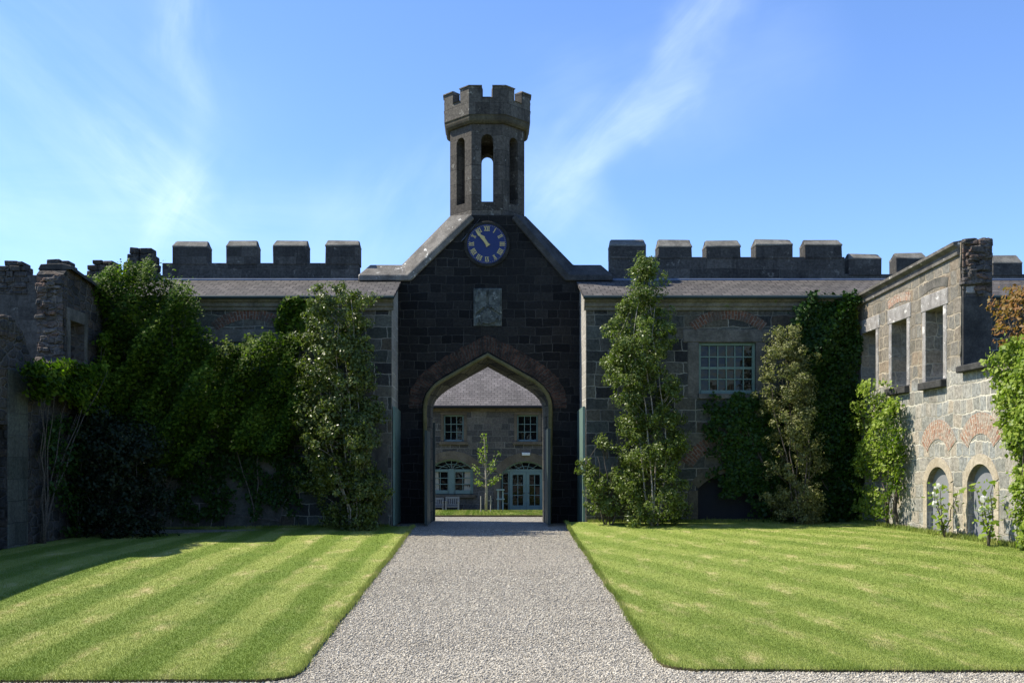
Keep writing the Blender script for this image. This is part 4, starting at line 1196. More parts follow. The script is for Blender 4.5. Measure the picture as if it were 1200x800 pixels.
mb = MB(); mb.box(-WX - 0.001, -WX + 0.02, 22.98, 23.14, 3.7, 5.0).box(-WX - 0.001, -WX + 0.02, 23.96, 24.12, 3.7, 5.0).box(-WX - 0.001, -WX + 0.022, 22.95, 24.15, 5.002, 5.28); mb.build('window_surround', M['sand_grey'], lr)
mb = MB(); vs = [(-WX - a, y, ztl(y) + b) for y in ys[:1] + [22.95] for a, b in [(-0.12, -0.06), (-0.12, 0.02), (0.1, 0.08), (0.6, 0.06), (0.66, -0.06)]]
mb.add(vs, [(k, k + 1, 5 + k + 1, 5 + k) for k in range(4)] + [(0, 1, 2, 3, 4), (9, 8, 7, 6, 5)]); mb.build('coping', M['coping_dark'], lr, bevel=0.015)
mb = MB(); mb.box(-WX - 0.02, -WX + 0.025, 20.14, 21.0, -0.5, 3.6); mb.build('door_pier', M['pier'], lr, bevel=0.02)
mb = MB(); mb.box(-WX - 0.42, -WX - 0.36, 19.0, 20.2, -0.8, 2.5); mb.build('door', M['dark'], lr)  # near-black sheet painted as the shade within the open doorway
mb = MB()
for k in range(8): mb.box(-WX - TH + 0.0, -WX + 0.03, 19.42 + k * 0.18, 19.59 + k * 0.18, 4.2, [4.42, 4.55, 4.62, 4.66, 4.66, 4.62, 4.52, 4.4][k], 0.02)
mb.build('cap_stones', M['rubble_dark'], lr, bevel=0.04, seg=2)

# ------------------------------------------------------------------ house across the courtyard
HD = 42.0
hs = thing('courtyard_house', 'brown stone courtyard house with slate roof and green windows seen through the arch', 'house', (0, HD, zg))
hx = lambda px: wx(px, HD)
hz = lambda py: wz(py, HD)
ups = [(520, 543.5), (606, 630.5)]
uh = [[(hx(a), hz(517)), (hx(b), hz(517)), (hx(b), hz(486)), (hx(a), hz(486))] for a, b in ups]
c1, w1, c2, w2 = hx(529), 25.5 / F * HD, hx(616), 29 / F * HD
low1 = [(c1 - w1, hz(579))] + arc_line(c1, w1, hz(549), hz(538)) + [(c1 + w1, hz(579))]
dz0 = zg - 0.05
low2 = arc_line(c2, w2, hz(556), hz(540))
loop = [(-8, dz0), (c2 - w2, dz0)] + low2 + [(c2 + w2, dz0), (8, dz0), (8, hz(476)), (-8, hz(476))]
mb = MB(); mb.wall_x(loop, uh + [low1], HD, HD + 0.45); mb.build('front_wall', M['courtyard'], hs)
mb = MB(); mb.box(-8, 8, HD + 0.6, HD + 0.7, zg, hz(477)); mb.box(-8, -7.6, HD + .45, HD + 7, zg, hz(477)); mb.box(7.6, 8, HD + .45, HD + 7, zg, hz(477)); mb.build('inner_wall', M['dark'], hs)
ze, zr = hz(476), 7.9
mb = MB(); mb.add([(-8.2, HD - 0.25, ze), (8.2, HD - 0.25, ze), (8.2, HD + 4.2, zr), (-8.2, HD + 4.2, zr), (8.2, HD + 8.4, ze), (-8.2, HD + 8.4, ze)], [(0, 1, 2, 3), (3, 2, 4, 5), (0, 3, 5), (1, 4, 2), (0, 5, 4, 1)])
rf = mb.build('roof', M['slate_back'], hs)
MB().tube([(-8.2, HD - 0.29, ze - 0.03), (8.2, HD - 0.29, ze - 0.03)], 0.07, 8).build('gutter', M['dark'], rf)
MB().box(-8, 8, HD - 0.05, HD + 0.1, ze - 0.22, ze - 0.06).build('eaves_band', M['sand'], hs)
for a, b in ups:
    mb = MB(); q = 0.13; A, B, z0, z1 = hx(a), hx(b), hz(517), hz(486)
    mb.box(A - q, A, HD - 0.03, HD + 0.15, z0, z1).box(B, B + q, HD - 0.03, HD + 0.15, z0, z1).box(A - q, B + q, HD - 0.03, HD + 0.15, z1 + 0.001, z1 + 0.13).box(A - q - 0.05, B + q + 0.05, HD - 0.08, HD + 0.15, z0 - 0.14, z0 - 0.001)
    mb.build('window_surround', M['sand'], hs, bevel=0.01)
    grid_window(hs, 'upper_window', A, B, z0, z1, HD + 0.08, 3, 3, M['house_teal'], 0.06, 0.028)


def fan(parent, cx, hw, zs, zt, y, z_in, rays):
    """fanlight: arched rim, rays and inner arc with glass behind"""
    mb = MB(); rim_o = arc_line(cx, hw, zs, zt); rim_i = arc_line(cx, hw, zs, zt, -0.06)
    mb.ring(rim_i, rim_o, lambda u, v, t: (u, t, v), y, y + 0.08)
    f = mb.build('fanlight', M['house_teal'], parent)
    mb = MB()
    for k in range(1, rays):
        t = k / rays; p = rim_i[int(round(t * (len(rim_i) - 1)))]
        mb.tube([(cx + (p[0] - cx) * 0.25, y + 0.035, z_in + 0.03), (p[0], y + 0.035, p[1])], 0.017, 5)
    mid = [(cx + (p[0] - cx) * 0.6, y + 0.036, z_in + (p[1] - z_in) * 0.58) for p in rim_i]
    mb.tube(mid, 0.015, 5); mb.build('glazing_bars', M['house_teal'], f)
    g = MB(); g.add([(p[0], y + 0.06, p[1]) for p in rim_o] + [(cx, y + 0.06, z_in)], [(k, k + 1, len(rim_o)) for k in range(len(rim_o) - 1)]); g.build('glass', M['glass'], f)


MB().ring(arc_line(c1, w1, hz(549), hz(538)), arc_line(c1, w1, hz(549), hz(538), 0.36), lambda u, v, t: (u, t, v), HD - 0.03, HD + 0.2).build('window_arch', M['sand'], hs)
MB().ring(arc_line(c2, w2, hz(556), hz(540)), arc_line(c2, w2, hz(556), hz(540), 0.36), lambda u, v, t: (u, t, v), HD - 0.03, HD + 0.2).build('door_arch', M['sand'], hs)
MB().box(c2 - w2 - 0.3, c2 - w2 - 0.002, HD - 0.028, HD + 0.2, zg, hz(556)).build('door_jamb', M['sand'], hs, bevel=0.01)
MB().box(c1 - w1 - 0.1, c1 + w1 + 0.1, HD - 0.09, HD + 0.2, hz(583), hz(579.2)).build('window_sill', M['sand'], hs, bevel=0.01)
fan(hs, c1, w1, hz(549), hz(538), HD + 0.1, hz(548.5), 6)
zt1 = hz(549.5)
for a, b in ((c1 - w1, c1 - 0.04), (c1 + 0.04, c1 + w1)):
    grid_window(hs, 'lower_window', a, b, hz(578.5), zt1, HD + 0.1, 2, 3, M['house_teal'], 0.12, 0.03)
MB().box(c1 - 0.1, c1 + 0.1, HD + 0.07, HD + 0.16, hz(578.5), zt1 + 0.02).build('mullion', M['house_teal'], hs)
for s in (-1, 1):
    mb = MB(); vs = []; x0 = c1 + s * (w1 - 0.24)
    for k in range(9):
        for z in (hz(577), zt1 - 0.12): vs.append((x0 + (k - 4) * 0.04 + (0.04 * s if z > 1 else 0), HD + 0.164 - 0.006 * (k % 2), z))
    mb.add(vs, [(2 * k, 2 * k + 2, 2 * k + 3, 2 * k + 1) for k in range(8)]); mb.build('curtain', M['curtain'], hs)
fan(hs, c2, w2, hz(556), hz(540), HD + 0.1, hz(552.5), 7)
ztd = hz(551.5)
MB().box(c2 - w2 + 0.02, c2 + w2 - 0.02, HD + 0.09, HD + 0.19, ztd - 0.03, ztd + 0.07).build('door_head', M['house_teal'], hs)
grid_window(hs, 'side_light', c2 - w2 + 0.03, hx(597), zg + 0.02, ztd - 0.035, HD + 0.11, 1, 4, M['house_teal'], 0.06, 0.028)
grid_window(hs, 'side_light', hx(636.5), c2 + w2 - 0.03, zg + 0.02, ztd - 0.035, HD + 0.11, 1, 4, M['house_teal'], 0.06, 0.028)
for a, b in ((hx(597) + 0.005, hx(616.7)), (hx(616.9), hx(636.5) - 0.005)):
    x0, x1, z0, z1 = a, b, zg + 0.02, ztd - 0.035
    mb = MB(); s = 0.13
    mb.box(x0, x0 + s, HD + 0.08, HD + 0.15, z0, z1).box(x1 - s, x1, HD + 0.08, HD + 0.15, z0, z1).box(x0 + s, x1 - s, HD + 0.08, HD + 0.15, z1 - s, z1).box(x0 + s, x1 - s, HD + 0.08, HD + 0.15, z0, z0 + 0.42)
    d_ = mb.build('french_door', M['house_teal'], hs, bevel=0.008)
    mb = MB(); A, B, C, D = x0 + s, x1 - s, z0 + 0.42, z1 - s
    mb.box((A + B) / 2 - 0.014, (A + B) / 2 + 0.014, HD + 0.1, HD + 0.13, C, D)
    for k in (1, 2): mb.box(A, B, HD + 0.097, HD + 0.133, C + (D - C) * k / 3 - 0.014, C + (D - C) * k / 3 + 0.014)
    mb.build('glazing_bars', M['house_teal'], d_)
    g = MB()
    for i in range(2):
        for k in range(3):
            t = random.uniform(-.01, .03); xa, xb = A + (B - A) * i / 2, A + (B - A) * (i + 1) / 2; za, zb3 = C + (D - C) * k / 3, C + (D - C) * (k + 1) / 3
            g.add([(xa, HD + .14, za), (xb, HD + .14 + t * .2, za), (xb, HD + .14 - t, zb3), (xa, HD + .14 - t, zb3)], [(0, 1, 2, 3)])
    g.build('glass', M['glass'], d_)
    MB().tube([((x1 if a < hx(610) else x0) + (-0.06 if a < hx(610) else 0.06), HD + 0.05, z0 + 0.95), ((x1 if a < hx(610) else x0) + (-0.14 if a < hx(610) else 0.14), HD + 0.05, z0 + 0.95)], 0.012, 6).build('handle', M['dark'], d_)
MB().box(hx(611.5), hx(621), HD - 0.13, HD - 0.035, hz(533.5), hz(530)).build('wall_lamp', M['white'], hs, bevel=0.015)

# ------------------------------------------------------------------ courtyard furniture


def bench(label, cx, y, w, z, seat_h=0.43, back_h=0.82):
    t = thing('garden_bench', label, 'bench', (cx, y, z), 'wooden seats under the courtyard window')
    mb = MB()
    for k in range(4): mb.box(cx - w / 2, cx + w / 2, y - 0.22 + k * 0.115, y - 0.12 + k * 0.115, z + seat_h - 0.03, z + seat_h)
    mb.build('seat', M['wood'], t)
    mb = MB(); mb.box(cx - w / 2, cx + w / 2, y + 0.22, y + 0.255, z + back_h - 0.08, z + back_h).box(cx - w / 2, cx + w / 2, y + 0.22, y + 0.255, z + seat_h + 0.03, z + seat_h + 0.09)
    n = 6
    for k in range(n): xx = cx - w / 2 + w * (k + 0.5) / n; mb.box(xx - 0.028, xx + 0.028, y + 0.225, y + 0.25, z + seat_h + 0.09, z + back_h - 0.08)
    mb.build('backrest', M['wood'], t)
    for sx in (-1, 1):
        for yy, h in ((y - 0.2, 0.62), (y + 0.235, back_h - 0.0)):
            MB().box(cx + sx * w / 2 - 0.03, cx + sx * w / 2 + 0.03, yy - 0.03, yy + 0.03, z, z + h).build('leg', M['wood'], t)
        MB().box(cx + sx * w / 2 - 0.035, cx + sx * w / 2 + 0.035, y - 0.24, y + 0.2, z + 0.62, z + 0.65).build('armrest', M['wood'], t)


zc_ = zg
bench('pale slatted wooden garden seat under the arched window', wx(530, 41.4), 41.4, 0.52, zc_)
bench('darker garden seat partly hidden by the arch jamb', wx(512, 41.5), 41.5, 0.52, zc_, 0.42, 0.78)
st = thing('garden_stand', 'small pale two-tier stand beside the french doors', 'stand', (wx(586.5, 41.5), 41.5, zc_))
xs_ = wx(586.5, 41.5)
for zz in (0.70, 1.09): MB().box(xs_ - 0.17, xs_ + 0.17, 41.38, 41.62, zc_ + zz, zc_ + zz + 0.05).build('shelf', M['stand'], st)
for sx in (-1, 1): MB().box(xs_ + sx * 0.1 - 0.03, xs_ + sx * 0.1 + 0.03, 41.47, 41.53, zc_, zc_ + 1.09).build('leg', M['stand'], st)

# ------------------------------------------------------------------ plants


def rot_leaves(name, C, Nrm, size, mat, parent, ratio=0.6, droop=0.25, fold=0.25):
    """leaf blades: two folded triangles each, at centres C facing about Nrm"""
    n = len(C)
    Nrm = Nrm / np.maximum(np.linalg.norm(Nrm, axis=1, keepdims=True), 1e-6)
    r = RNG.normal(size=(n, 3)); r[:, 2] -= droop * 2
    T = r - (r * Nrm).sum(1, keepdims=True) * Nrm; T /= np.maximum(np.linalg.norm(T, axis=1, keepdims=True), 1e-6)
    B = np.cross(Nrm, T)
    L = (size * RNG.uniform(0.45, 1.4, n))[:, None]; W = L * ratio
    v = np.empty((n, 4, 3))
    v[:, 0] = C - T * L * 0.5; v[:, 2] = C + T * L * 0.5 - Nrm * L * 0.1
    v[:, 1] = C + B * W * 0.5 - Nrm * L * fold * 0.35 - T * L * 0.08; v[:, 3] = C - B * W * 0.5 - Nrm * L * fold * 0.35 - T * L * 0.08
    f = (np.arange(n) * 4)[:, None, None] + np.array([(0, 1, 2), (0, 2, 3)])[None]
    return fast_mesh(name, v.reshape(-1, 3), f.reshape(-1, 3), mat, parent)


def clumps_to_leaves(cent, rad, per, up=0.5, center=None, spread=1.0):
    """leaves round clump centres, denser on each clump's skin; returns points and outward normals"""
    k = len(cent); n = k * per
    dirs = RNG.normal(size=(n, 3)); dirs /= np.linalg.norm(dirs, axis=1, keepdims=True)
    rr_ = RNG.uniform(0.35, 1.05, n) ** 0.6
    Rr = np.repeat(rad, per)
    C = np.repeat(cent, per, axis=0) + dirs * (rr_ * Rr)[:, None] * np.array([1, 1, 0.85])
    N_ = dirs + RNG.normal(size=(n, 3)) * 0.55 * spread; N_[:, 2] += up
    if center is not None:
        o = C - center; o[:, 2] = 0; N_ += 0.5 * o / np.maximum(np.linalg.norm(o, axis=1, keepdims=True), 0.05)
    return C, N_


def rows_at(rows, y):
    ys_ = [r[0] for r in rows]
    return np.interp(y, ys_, [r[1] for r in rows]), np.interp(y, ys_, [r[2] for r in rows])


def upright_shrub(name, label, cat, rows, d, base_px, n_clump, per, leaf, size, stems, depth=0.8, crad=0.2, gap=0.0, bark='bark', zg_=0.1, stem_rad=0.035, up=0.55, group=None):
    """shrub whose width follows measured rows (height, left, right); stems carry clumps of leaves"""
    bx_, bz_ = wx(base_px[0], d), zg_
    t = thing(name, label, cat, (bx_, d, bz_), group)
    ys_ = np.array([r[0] for r in rows], float); w = np.array([r[2] - r[1] for r in rows], float)
    yy = RNG.uniform(ys_.min(), ys_.max(), n_clump * 4); L, Rt = rows_at(rows, yy)
    keep = RNG.uniform(0, 1, len(yy)) < (Rt - L) / w.max(); yy, L, Rt = yy[keep][:n_clump], L[keep][:n_clump], Rt[keep][:n_clump]
    a = RNG.uniform(0, 2 * np.pi, len(yy)); q = RNG.uniform(0.1, 1.0, len(yy)) ** 0.5 * RNG.choice([1, 1, 1, 1.08], len(yy))
    half = (Rt - L) / 2 * d / F; mid = (wx((L + Rt) / 2, d))
    hs_ = np.maximum(half - crad * 0.8, 0.02)
    C = np.stack([mid + np.cos(a) * q * hs_, d + np.sin(a) * q * np.minimum(hs_, 1.2) * depth, wz(yy, d)], 1)
    nb = max(6, len(C) // 4); idx = RNG.integers(0, nb, len(C)); tight = crad * 0.8
    C = C[:nb][idx] + RNG.normal(size=C.shape) * np.array([tight, tight * 0.8, tight * 0.9])
    sp_ = C[RNG.integers(0, len(C), len(C) // 7)].copy(); o_ = sp_ - np.array([mid.mean(), d, 0]); o_[:, 2] = np.abs(o_[:, 0]) * 0.8 + 0.1
    sp_ += o_ / np.maximum(np.linalg.norm(o_, axis=1, keepdims=True), 0.1) * RNG.uniform(0.1, 0.3, (len(sp_), 1)); n_main = len(C)
    C = np.concatenate([C, sp_])
    if gap:
        ph = np.sin(C[:, 0] * 6.1 + 2.3 * C[:, 2]) + np.sin(C[:, 2] * 7.3 + C[:, 1] * 3) + np.sin(C[:, 1] * 6 - C[:, 0] * 4.7)
        C = C[(ph > -3 + gap * 3) | (np.arange(len(C)) >= n_main)]
    rad = crad * RNG.uniform(0.55, 1.3, len(C))
    P, N_ = clumps_to_leaves(C, rad, per, up, np.array([bx_, d, 0]))
    rot_leaves('foliage', P, N_, size, leaf, t)
    ztop_ = wz(ys_.min(), d)
    sb = MB()
    for s in range(stems):
        fx = (s + 0.5) / stems; pts = []; top_f = 0.97 if s % 2 == 0 else random.uniform(0.7, 0.93)
        for k in range(9):
            u = k / 8; zz = bz_ - 0.05 + (ztop_ * top_f - bz_) * u
            py = HY - (zz - EYE) * F / d; Lx, Rx = rows_at(rows, min(max(py, ys_.min()), ys_.max()))
            tx = wx(Lx + (Rx - Lx) * (0.22 + 0.56 * fx), d); e = min(1, u * 2.2)
            pts.append((bx_ + (fx - 0.5) * 0.25 + (tx - bx_ - (fx - 0.5) * 0.25) * e + random.uniform(-.04, .04), d + random.uniform(-.12, .12) - 0.12 * (s % 2), zz))
        sb.tube(pts, [stem_rad * (1.15 - 0.95 * k / 8) for k in range(9)], 6)
    # side twigs from the nearest height on the centre line out to clumps
    for c in C[::max(1, len(C) // 60)]:
        zb_ = max(bz_ + 0.1, c[2] - 0.35); sb.tube([(bx_ + (c[0] - bx_) * 0.45, d + (c[1] - d) * 0.3, zb_), tuple(c)], [0.009, 0.004], 4)
    sb.build('stem', M[bark], t, smooth=True)
    return t


def wall_climber(name, label, cat, poly, plane, n, leaf, size, thick=0.25, bulge=0.3, base=None, stems=6, up=0.35, seed=0, ragged=14, bark='bark', hang=0.25, group=None, thin=0.0, noise_px=9):
    """creeper over a region of a wall; poly in photo columns/rows measured on that wall, plane maps them to the wall and its outward normal"""
    xs_ = [p[0] for p in poly]; yq = [p[1] for p in poly]
    X = RNG.uniform(min(xs_), max(xs_), n * 4); Y = RNG.uniform(min(yq), max(yq), n * 4)
    jx = (np.sin(Y / 9.0 + seed) + np.sin(Y / 4.1 + 2 * seed) + np.sin(X / 7 + Y / 13)) * noise_px * 0.35 + RNG.normal(0, noise_px * 0.25, len(X))
    jy = (np.sin(X / 8.0 + 3 * seed) + np.sin(X / 3.7 + seed)) * noise_px * 0.35 + RNG.normal(0, noise_px * 0.25, len(X))
    k = inside(poly, X + jx, Y + jy)
    if thin: k &= (np.sin(X / 6.3 + seed) + np.sin(Y / 8.1 + X / 17) + np.sin(Y / 3.9 - X / 5.2) > -3 + thin * 3)
    X, Y = X[k][:n], Y[k][:n]
    W_, nrm = plane(X, Y)
    lump = 0.5 + 0.28 * np.sin(X / 15 + seed) * np.sin(Y / 17 + 1.7 * seed) + 0.25 * np.sin(X / 7.3 + Y / 11 + seed)
    # lumps bulge outward from the wall; most leaves sit on the outer skin
    off = 0.03 + (thick + bulge * np.clip(lump, 0, 1.2)) * RNG.uniform(0.1, 1.0, len(X)) ** 0.5
    C = W_ + nrm * off[:, None] + RNG.normal(size=W_.shape) * 0.03
    gxl = np.cos(X / 7.3 + Y / 11 + seed); gyl = np.cos(X / 7.3 + Y / 11 + seed) * 0.66 - np.sin(X / 15 + seed) * np.cos(Y / 17 + 1.7 * seed)
    C += RNG.normal(size=(1, 3)) * 0
    N_ = nrm + RNG.normal(size=C.shape) * 0.55; N_[:, 2] += up + 0.35 * gyl * (bulge > 0.4)
    gx_ = np.cos(X / 15 + seed) * 0.5; N_[:, 0] += gx_ * np.abs(nrm[:, 1]) * 0.6
    if base is None: base = (float(np.mean(xs_)), max(yq))
    b3, bn = plane(np.array([base[0]]), np.array([base[1]])); b3 = b3[0] + bn[0] * 0.12
    t = thing(name, label, cat, tuple(b3), group)
    rot_leaves('foliage', C, N_, size, leaf, t, 0.8, hang)
    sb = MB()
    for s in range(stems):
        i = RNG.integers(0, len(C)); tgt = C[i] - nrm[i] * 0.02
        pts = []
        for q in range(8):
            u = q / 7; e = u ** 1.4
            p = b3 + (tgt - b3) * np.array([e, e, u]) + nrm[i] * 0.0
            pts.append((p[0] + random.uniform(-.05, .05), p[1] + random.uniform(-.03, .03), p[2]))
        sb.tube(pts, [0.022 * (1.1 - u) for u in np.linspace(0, 0.9, 8)], 5)
    sb.build('stem', M[bark], t, smooth=True)
    return t


def plane_front(d):
    return lambda X, Y: (np.stack([wx(X, d), np.full(X.shape, d), wz(Y, d)], 1), np.tile(np.array([0, -1.0, 0.12]), (len(X), 1)))


def plane_side(xw):
    s = -np.sign(xw)
    def f(X, Y):
        d = abs(xw) * F / np.abs(X - CX)
        return np.stack([np.full(X.shape, xw), d, EYE + (HY - Y) * d / F], 1), np.tile(np.array([s, 0.0, 0.12]), (len(X), 1))
    return f


# left side
wall_climber('wall_creeper', 'great rounded creeper filling the corner beside the broken gable', 'creeper',
             [(112, 345), (135, 328), (160, 318), (190, 320), (212, 336), (232, 352), (246, 384), (258, 420), (262, 470), (255, 530), (215, 560), (120, 545), (104, 480), (112, 420)],
             plane_front(25.75), 42000, M['leaf_creeper'], 0.08, 0.45, 1.0, (190, 613), 3, 1.0, 1.3, noise_px=13)
wall_climber('wall_creeper', 'bright leafy creeper spreading on the wall between the corner growth and tall evergreen', 'creeper',
             [(246, 412), (262, 404), (285, 410), (302, 400), (330, 396), (352, 402), (362, 440), (360, 500), (345, 530), (290, 535), (262, 520), (246, 470)],
             plane_front(26.1), 15000, M['leaf_creeper'], 0.08, 0.3, 0.8, (300, 612), 2, 1.0, 2.9, noise_px=13)
wall_climber('wall_creeper', 'small tuft of creeper just below the eaves beside the tall evergreen', 'creeper',
             [(332, 358), (345, 350), (362, 352), (366, 380), (352, 402), (330, 398), (324, 380)], plane_front(26.15), 1300, M['leaf_creeper'], 0.10, 0.15, 0.25, (348, 405), 3, 0.5, 4.4)
wall_climber('wall_creeper', 'thin dark creeper straggling over the pale rendered panel', 'creeper',
             [(205, 535), (262, 515), (362, 515), (366, 575), (345, 610), (322, 590), (300, 612), (286, 570), (262, 610), (225, 612), (205, 590)], plane_front(26.15), 5200, M['leaf_ivy'], 0.085, 0.1, 0.2, (330, 612), 3, 0.3, 5.2, thin=0.55)
wall_climber('wall_creeper', 'old bare-stemmed climber with a bright leafy top on the low wall', 'creeper',
             [(4, 432), (22, 426), (45, 430), (62, 424), (88, 430), (98, 446), (106, 462), (98, 478), (80, 486), (64, 470), (50, 462), (34, 468), (20, 458)], plane_side(-WX + 0.02), 5200, M['leaf_creeper'], 0.11, 0.25, 0.45, (44, 640), 10, 0.6, 0.4)
wall_climber('wall_creeper', 'sunlit tangle of creeper hanging on the shaded side wall below the window', 'creeper',
             [(112, 392), (124, 396), (128, 430), (130, 480), (118, 500), (98, 490), (100, 455), (106, 420)], plane_side(-WX + 0.02), 4200, M['leaf_creeper'], 0.10, 0.2, 0.3, (100, 620), 4, 0.5, 2.2)
wall_climber('wall_creeper', 'dark straggling creeper low on the shaded side wall behind the bare stems', 'creeper',
             [(40, 500), (70, 490), (112, 486), (116, 560), (104, 622), (72, 632), (60, 580), (46, 560)], plane_side(-WX + 0.02), 3800, M['leaf_ivy'], 0.085, 0.1, 0.25, (84, 632), 3, 0.3, 6.3, thin=0.45, noise_px=12)
upright_shrub('dark_bush', 'broad dark shrub in deep shade at the foot of the side wall', 'bush',
              [(492, 100, 150), (510, 70, 190), (540, 55, 208), (580, 50, 212), (610, 52, 208), (626, 56, 205)], 23.6, (130, 628), 330, 60, M['leaf_dark'], 0.085, 3, 0.7, 0.27, 0, 'bark', -0.05, 0.015, up=0.5)
upright_shrub('evergreen_shrub', 'tall glossy evergreen with pale stems left of the arch', 'shrub',
              [(340, 374, 392), (352, 364, 432), (375, 354, 438), (410, 350, 436), (450, 350, 444), (490, 352, 450), (530, 346, 452), (560, 352, 452), (585, 366, 454), (614, 384, 452)], 25.2, (415, 612), 950, 56, M['leaf_glossy'], 0.072, 5, 0.75, 0.18, 0.22, 'bark_pale', 0.0, 0.022)
# right side
upright_shrub('evergreen_shrub', 'tall tapering evergreen right of the arch reaching above the eaves', 'shrub',
              [(303, 752, 762), (312, 738, 778), (335, 740, 776), (350, 732, 782), (365, 712, 786), (385, 698, 792), (410, 704, 792), (440, 706, 798), (462, 714, 798), (485, 728, 800), (520, 722, 806), (560, 722, 810), (590, 724, 812), (612, 728, 808)], 25.2, (766, 611), 820, 56, M['leaf_glossy2'], 0.066, 4, 0.8, 0.17, 0.22, 'bark_pale', 0.1, 0.022)
upright_shrub('small_bush', 'small light green bush between the arch and the tapering evergreen', 'bush',
              [(516, 698, 712), (530, 682, 726), (550, 674, 736), (575, 684, 736), (600, 690, 738)], 25.5, (712, 611), 100, 60, M['leaf_glossy2'], 0.066, 4, 0.8, 0.15, 0.15, 'bark', 0.1, 0.02)
upright_shrub('olive_shrub', 'dusty olive-leaved shrub in front of the ivy beside the sash window', 'shrub',
              [(388, 910, 930), (402, 900, 946), (430, 890, 954), (465, 884, 960), (500, 894, 964), (540, 900, 968), (575, 898, 968), (612, 902, 964)], 25.35, (938, 611), 420, 70, M['leaf_olive'], 0.055, 5, 0.8, 0.17, 0.25, 'bark', 0.12, 0.022)
wall_climber('ivy', 'dense dark ivy covering the corner right of the olive shrub up to the eaves', 'ivy',
             [(938, 350), (968, 346), (1000, 352), (1004, 420), (1006, 520), (1006, 614), (936, 614), (930, 520), (920, 400), (928, 372)], plane_front(26.18), 15000, M['leaf_ivy'], 0.095, 0.12, 0.42, (985, 612), 5, 0.2, 3.3)
wall_climber('ivy', 'dark ivy hanging beneath the sash window over the dark doorway', 'ivy',
             [(820, 476), (846, 466), (886, 468), (936, 460), (940, 612), (905, 612), (896, 590), (880, 606), (870, 566), (856, 592), (846, 556), (832, 562), (838, 520), (828, 500)], plane_front(26.17), 7000, M['leaf_ivy'], 0.095, 0.06, 0.22, (915, 612), 5, 0.25, 1.9, thin=0.3, noise_px=14)
wall_climber('wall_creeper', 'feathery yellow-green climber on the sunlit wall near the corner', 'creeper',
             [(1004, 470), (1012, 450), (1030, 446), (1048, 452), (1066, 470), (1068, 500), (1060, 540), (1040, 560), (1030, 606), (1014, 608), (1004, 570), (1000, 520)], plane_side(WX - 0.02), 5200, M['leaf_ivy_lit'], 0.08, 0.12, 0.4, (1046, 612), 7, 0.5, 0.9, thin=0.62, noise_px=14)
wall_climber('wall_creeper', 'dark narrow climber stem growth at the edge of the yellow-green climber', 'creeper',
             [(1046, 480), (1064, 474), (1070, 520), (1066, 575), (1058, 608), (1046, 608), (1044, 560)], plane_side(WX - 0.04), 1500, M['leaf_creeper'], 0.08, 0.15, 0.3, (1056, 612), 5, 0.4, 4.1, thin=0.4)
wall_climber('ivy', 'thin strip of bright ivy on the ruined wall edge under its cornice', 'ivy',
             [(1003, 362), (1009, 360), (1010, 400), (1006, 402), (1001, 396)], plane_side(WX - 0.01), 700, M['leaf_ivy_lit'], 0.08, 0.08, 0.1, (1006, 402), 2, 0.3, 1.1, noise_px=4)
wall_climber('ivy', 'thick sunlit ivy covering the ruined wall at the picture edge', 'ivy',
             [(1178, 428), (1186, 412), (1200, 404), (1222, 398), (1270, 392), (1270, 665), (1222, 655), (1208, 640), (1206, 560), (1196, 520), (1186, 480)], plane_side(WX - 0.02), 14000, M['leaf_ivy_lit'], 0.085, 0.15, 0.3, (1210, 650), 5, 0.3, 2.4, noise_px=6)
t_ = wall_climber('russet_shrub', 'russet-leaved shrub growing along the ruined wall top above the ivy', 'shrub',
             [(1176, 360), (1186, 346), (1200, 336), (1240, 336), (1240, 402), (1196, 402), (1180, 408), (1174, 385)], plane_side(WX + 0.25), 1100, M['leaf_red'], 0.085, 0.1, 0.35, (1195, 420), 10, 0.5, 3.7, thin=0.55)


def rose(label, px, xw, h, seed):
    d = side_d(px, xw); z0 = zlawn(xw, d); t = thing('rose_bush', label, 'rose', (xw, d, z0), 'young roses by the grey doors')
    sb = MB(); C = []; fl = []
    for s in range(4):
        a = random.uniform(0, 6.28); ln = h * random.uniform(0.6, 1.0); pts = []
        for k in range(6):
            u = k / 5; pts.append((xw + math.cos(a) * 0.24 * u * ln + random.uniform(-.03, .03), d + math.sin(a) * 0.34 * u * ln + random.uniform(-.03, .03), z0 + ln * u))
        sb.tube(pts, [0.013 * (1.1 - 0.7 * u / 5) for u in range(6)], 5)
        for p in pts[1:]:
            for _ in range(6): C.append([p[0] + random.gauss(0, .085), p[1] + random.gauss(0, .085), p[2] + random.gauss(0, .06)])
        if s < 3: fl.append(pts[random.choice((3, 4, 5))])
    sb.build('stem', M['bark'], t, smooth=True)
    C = np.array(C); N_ = RNG.normal(size=C.shape) * 0.6; N_[:, 2] += 0.8; N_[:, 0] -= 0.4
    rot_leaves('foliage', C, N_, 0.12, M['leaf_ivy_lit'], t, 0.7)
    for p in fl:
        c = np.array([p]) + RNG.normal(size=(16, 3)) * 0.028 + np.array([[-.06, -.05, .0]])
        rot_leaves('blossom', c, c - np.array([p]) + RNG.normal(size=c.shape) * 0.01, 0.075, M['petal'], t, 0.9)


rose('spindly white rose in front of the farther grey door', 1107, WX - 0.35, 1.15, 1)
rose('spindly white rose in front of the nearer grey door', 1160, WX - 0.5, 1.25, 2)
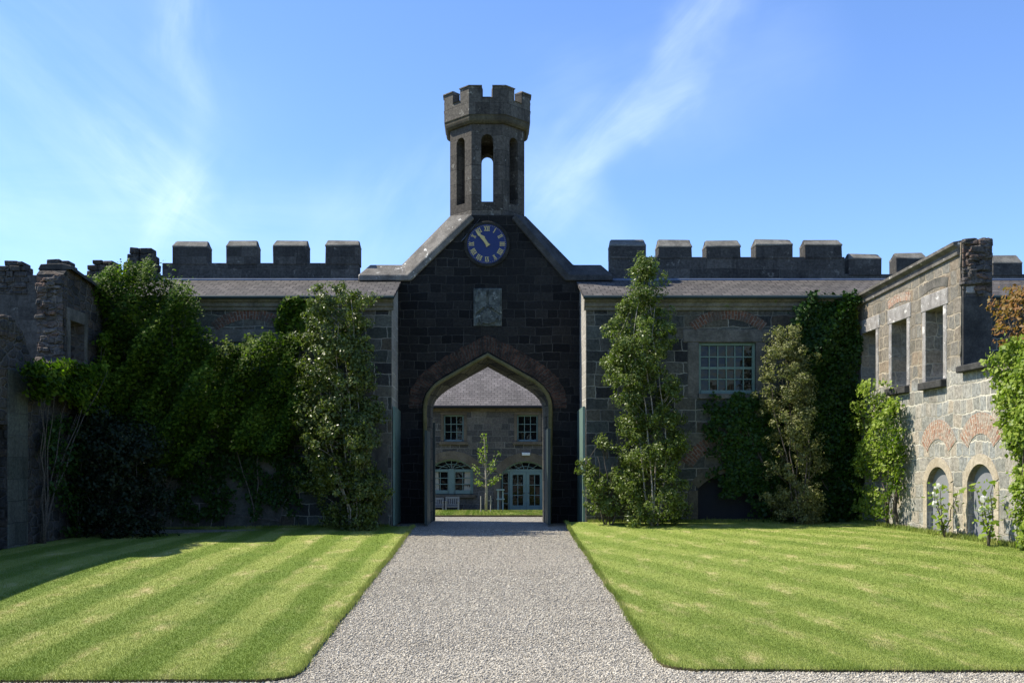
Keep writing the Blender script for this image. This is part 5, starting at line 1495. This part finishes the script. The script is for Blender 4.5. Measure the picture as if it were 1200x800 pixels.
# sapling and its stakes in the courtyard
zc_ = zpath(36) + 0.05
sx_, sy_ = wx(569.5, 38.6), 38.6
sp = thing('young_tree', 'slender young tree with sparse pale leaves in the courtyard', 'young tree', (sx_, sy_, zc_))
zt_s = wz(510, 38.6); tips = []; sb = MB()
sb.tube([(sx_, sy_, zc_), (sx_ + .02, sy_, zc_ + 0.9), (sx_, sy_, zc_ + 1.5), (sx_ - 0.05, sy_, zt_s - 0.4), (sx_ - 0.08, sy_, zt_s)], [0.055, 0.05, 0.042, 0.022, 0.008], 7)
for (ax, az, h0) in ((-0.48, 1.75, 1.25), (0.45, 2.25, 1.3), (0.30, 1.2, 1.0), (-0.36, 1.2, 0.95), (-0.25, 2.35, 1.7), (0.22, 1.85, 1.5), (0.5, 1.35, 1.15)):
    m_ = (sx_ + ax * 0.55, sy_ + random.uniform(-.2, .2), zc_ + h0 + (az - h0) * 0.4); e_ = (sx_ + ax, sy_ + random.uniform(-.35, .35), zc_ + az)
    sb.tube([(sx_, sy_, zc_ + h0), m_, e_], [0.026, 0.017, 0.006], 5); tips += [m_, e_, tuple((a + b) / 2 for a, b in zip(m_, e_))]
tips += [(sx_ - 0.06, sy_, zt_s - k * 0.2) for k in range(6)]
sb.build('trunk', M['bark_pale'], sp, smooth=True)
P, N_ = clumps_to_leaves(np.array(tips), np.full(len(tips), 0.17), 15, 0.4)
rot_leaves('crown', P, N_, 0.10, M['leaf_ivy_lit'], sp, 0.6)
for px, h, w in ((563.5, 0.62, 'plain pale tree stake without crossbar left of the young tree'), (575, 0.62, 'pale tree stake with crossbar right of the young tree')):
    stx = wx(px, 38.4); sk = MB().tube([(stx, 38.4, zc_ - 0.05), (stx, 38.4, zc_ + h)], 0.02, 8)
    if px > 570: sk.box(stx - 0.1, stx + 0.06, 38.38, 38.42, zc_ + 0.42, zc_ + 0.46)
    tag(sk.build('tree_stake', M['wood']), w, 'stake', 'stakes by the young tree')

# rough grass and weeds where the lawns meet the walls
def weeds(X, Y, h, label):
    blades('grass', X, Y, zl(X, Y), h, 0.022, M['blade'], 0.7, label=label, cat='grass')


n = 3500; y = RNG.uniform(17, 26.1, n); weeds(WX - np.abs(RNG.normal(0, 0.13, n)) - 0.02, y, 0.11, 'longer rough grass along the foot of the sunlit ruined wall')
n = 3500; x = RNG.uniform(2.6, 9.6, n); weeds(x, WD - 0.03 - np.abs(RNG.normal(0, 0.06, n)), 0.09, 'longer rough grass along the foot of the range with the sash window')
n = 2500; x = RNG.uniform(-9.5, -2.6, n); weeds(x, WD - 0.03 - np.abs(RNG.normal(0, 0.06, n)), 0.08, 'longer rough grass along the foot of the creeper-clad range')
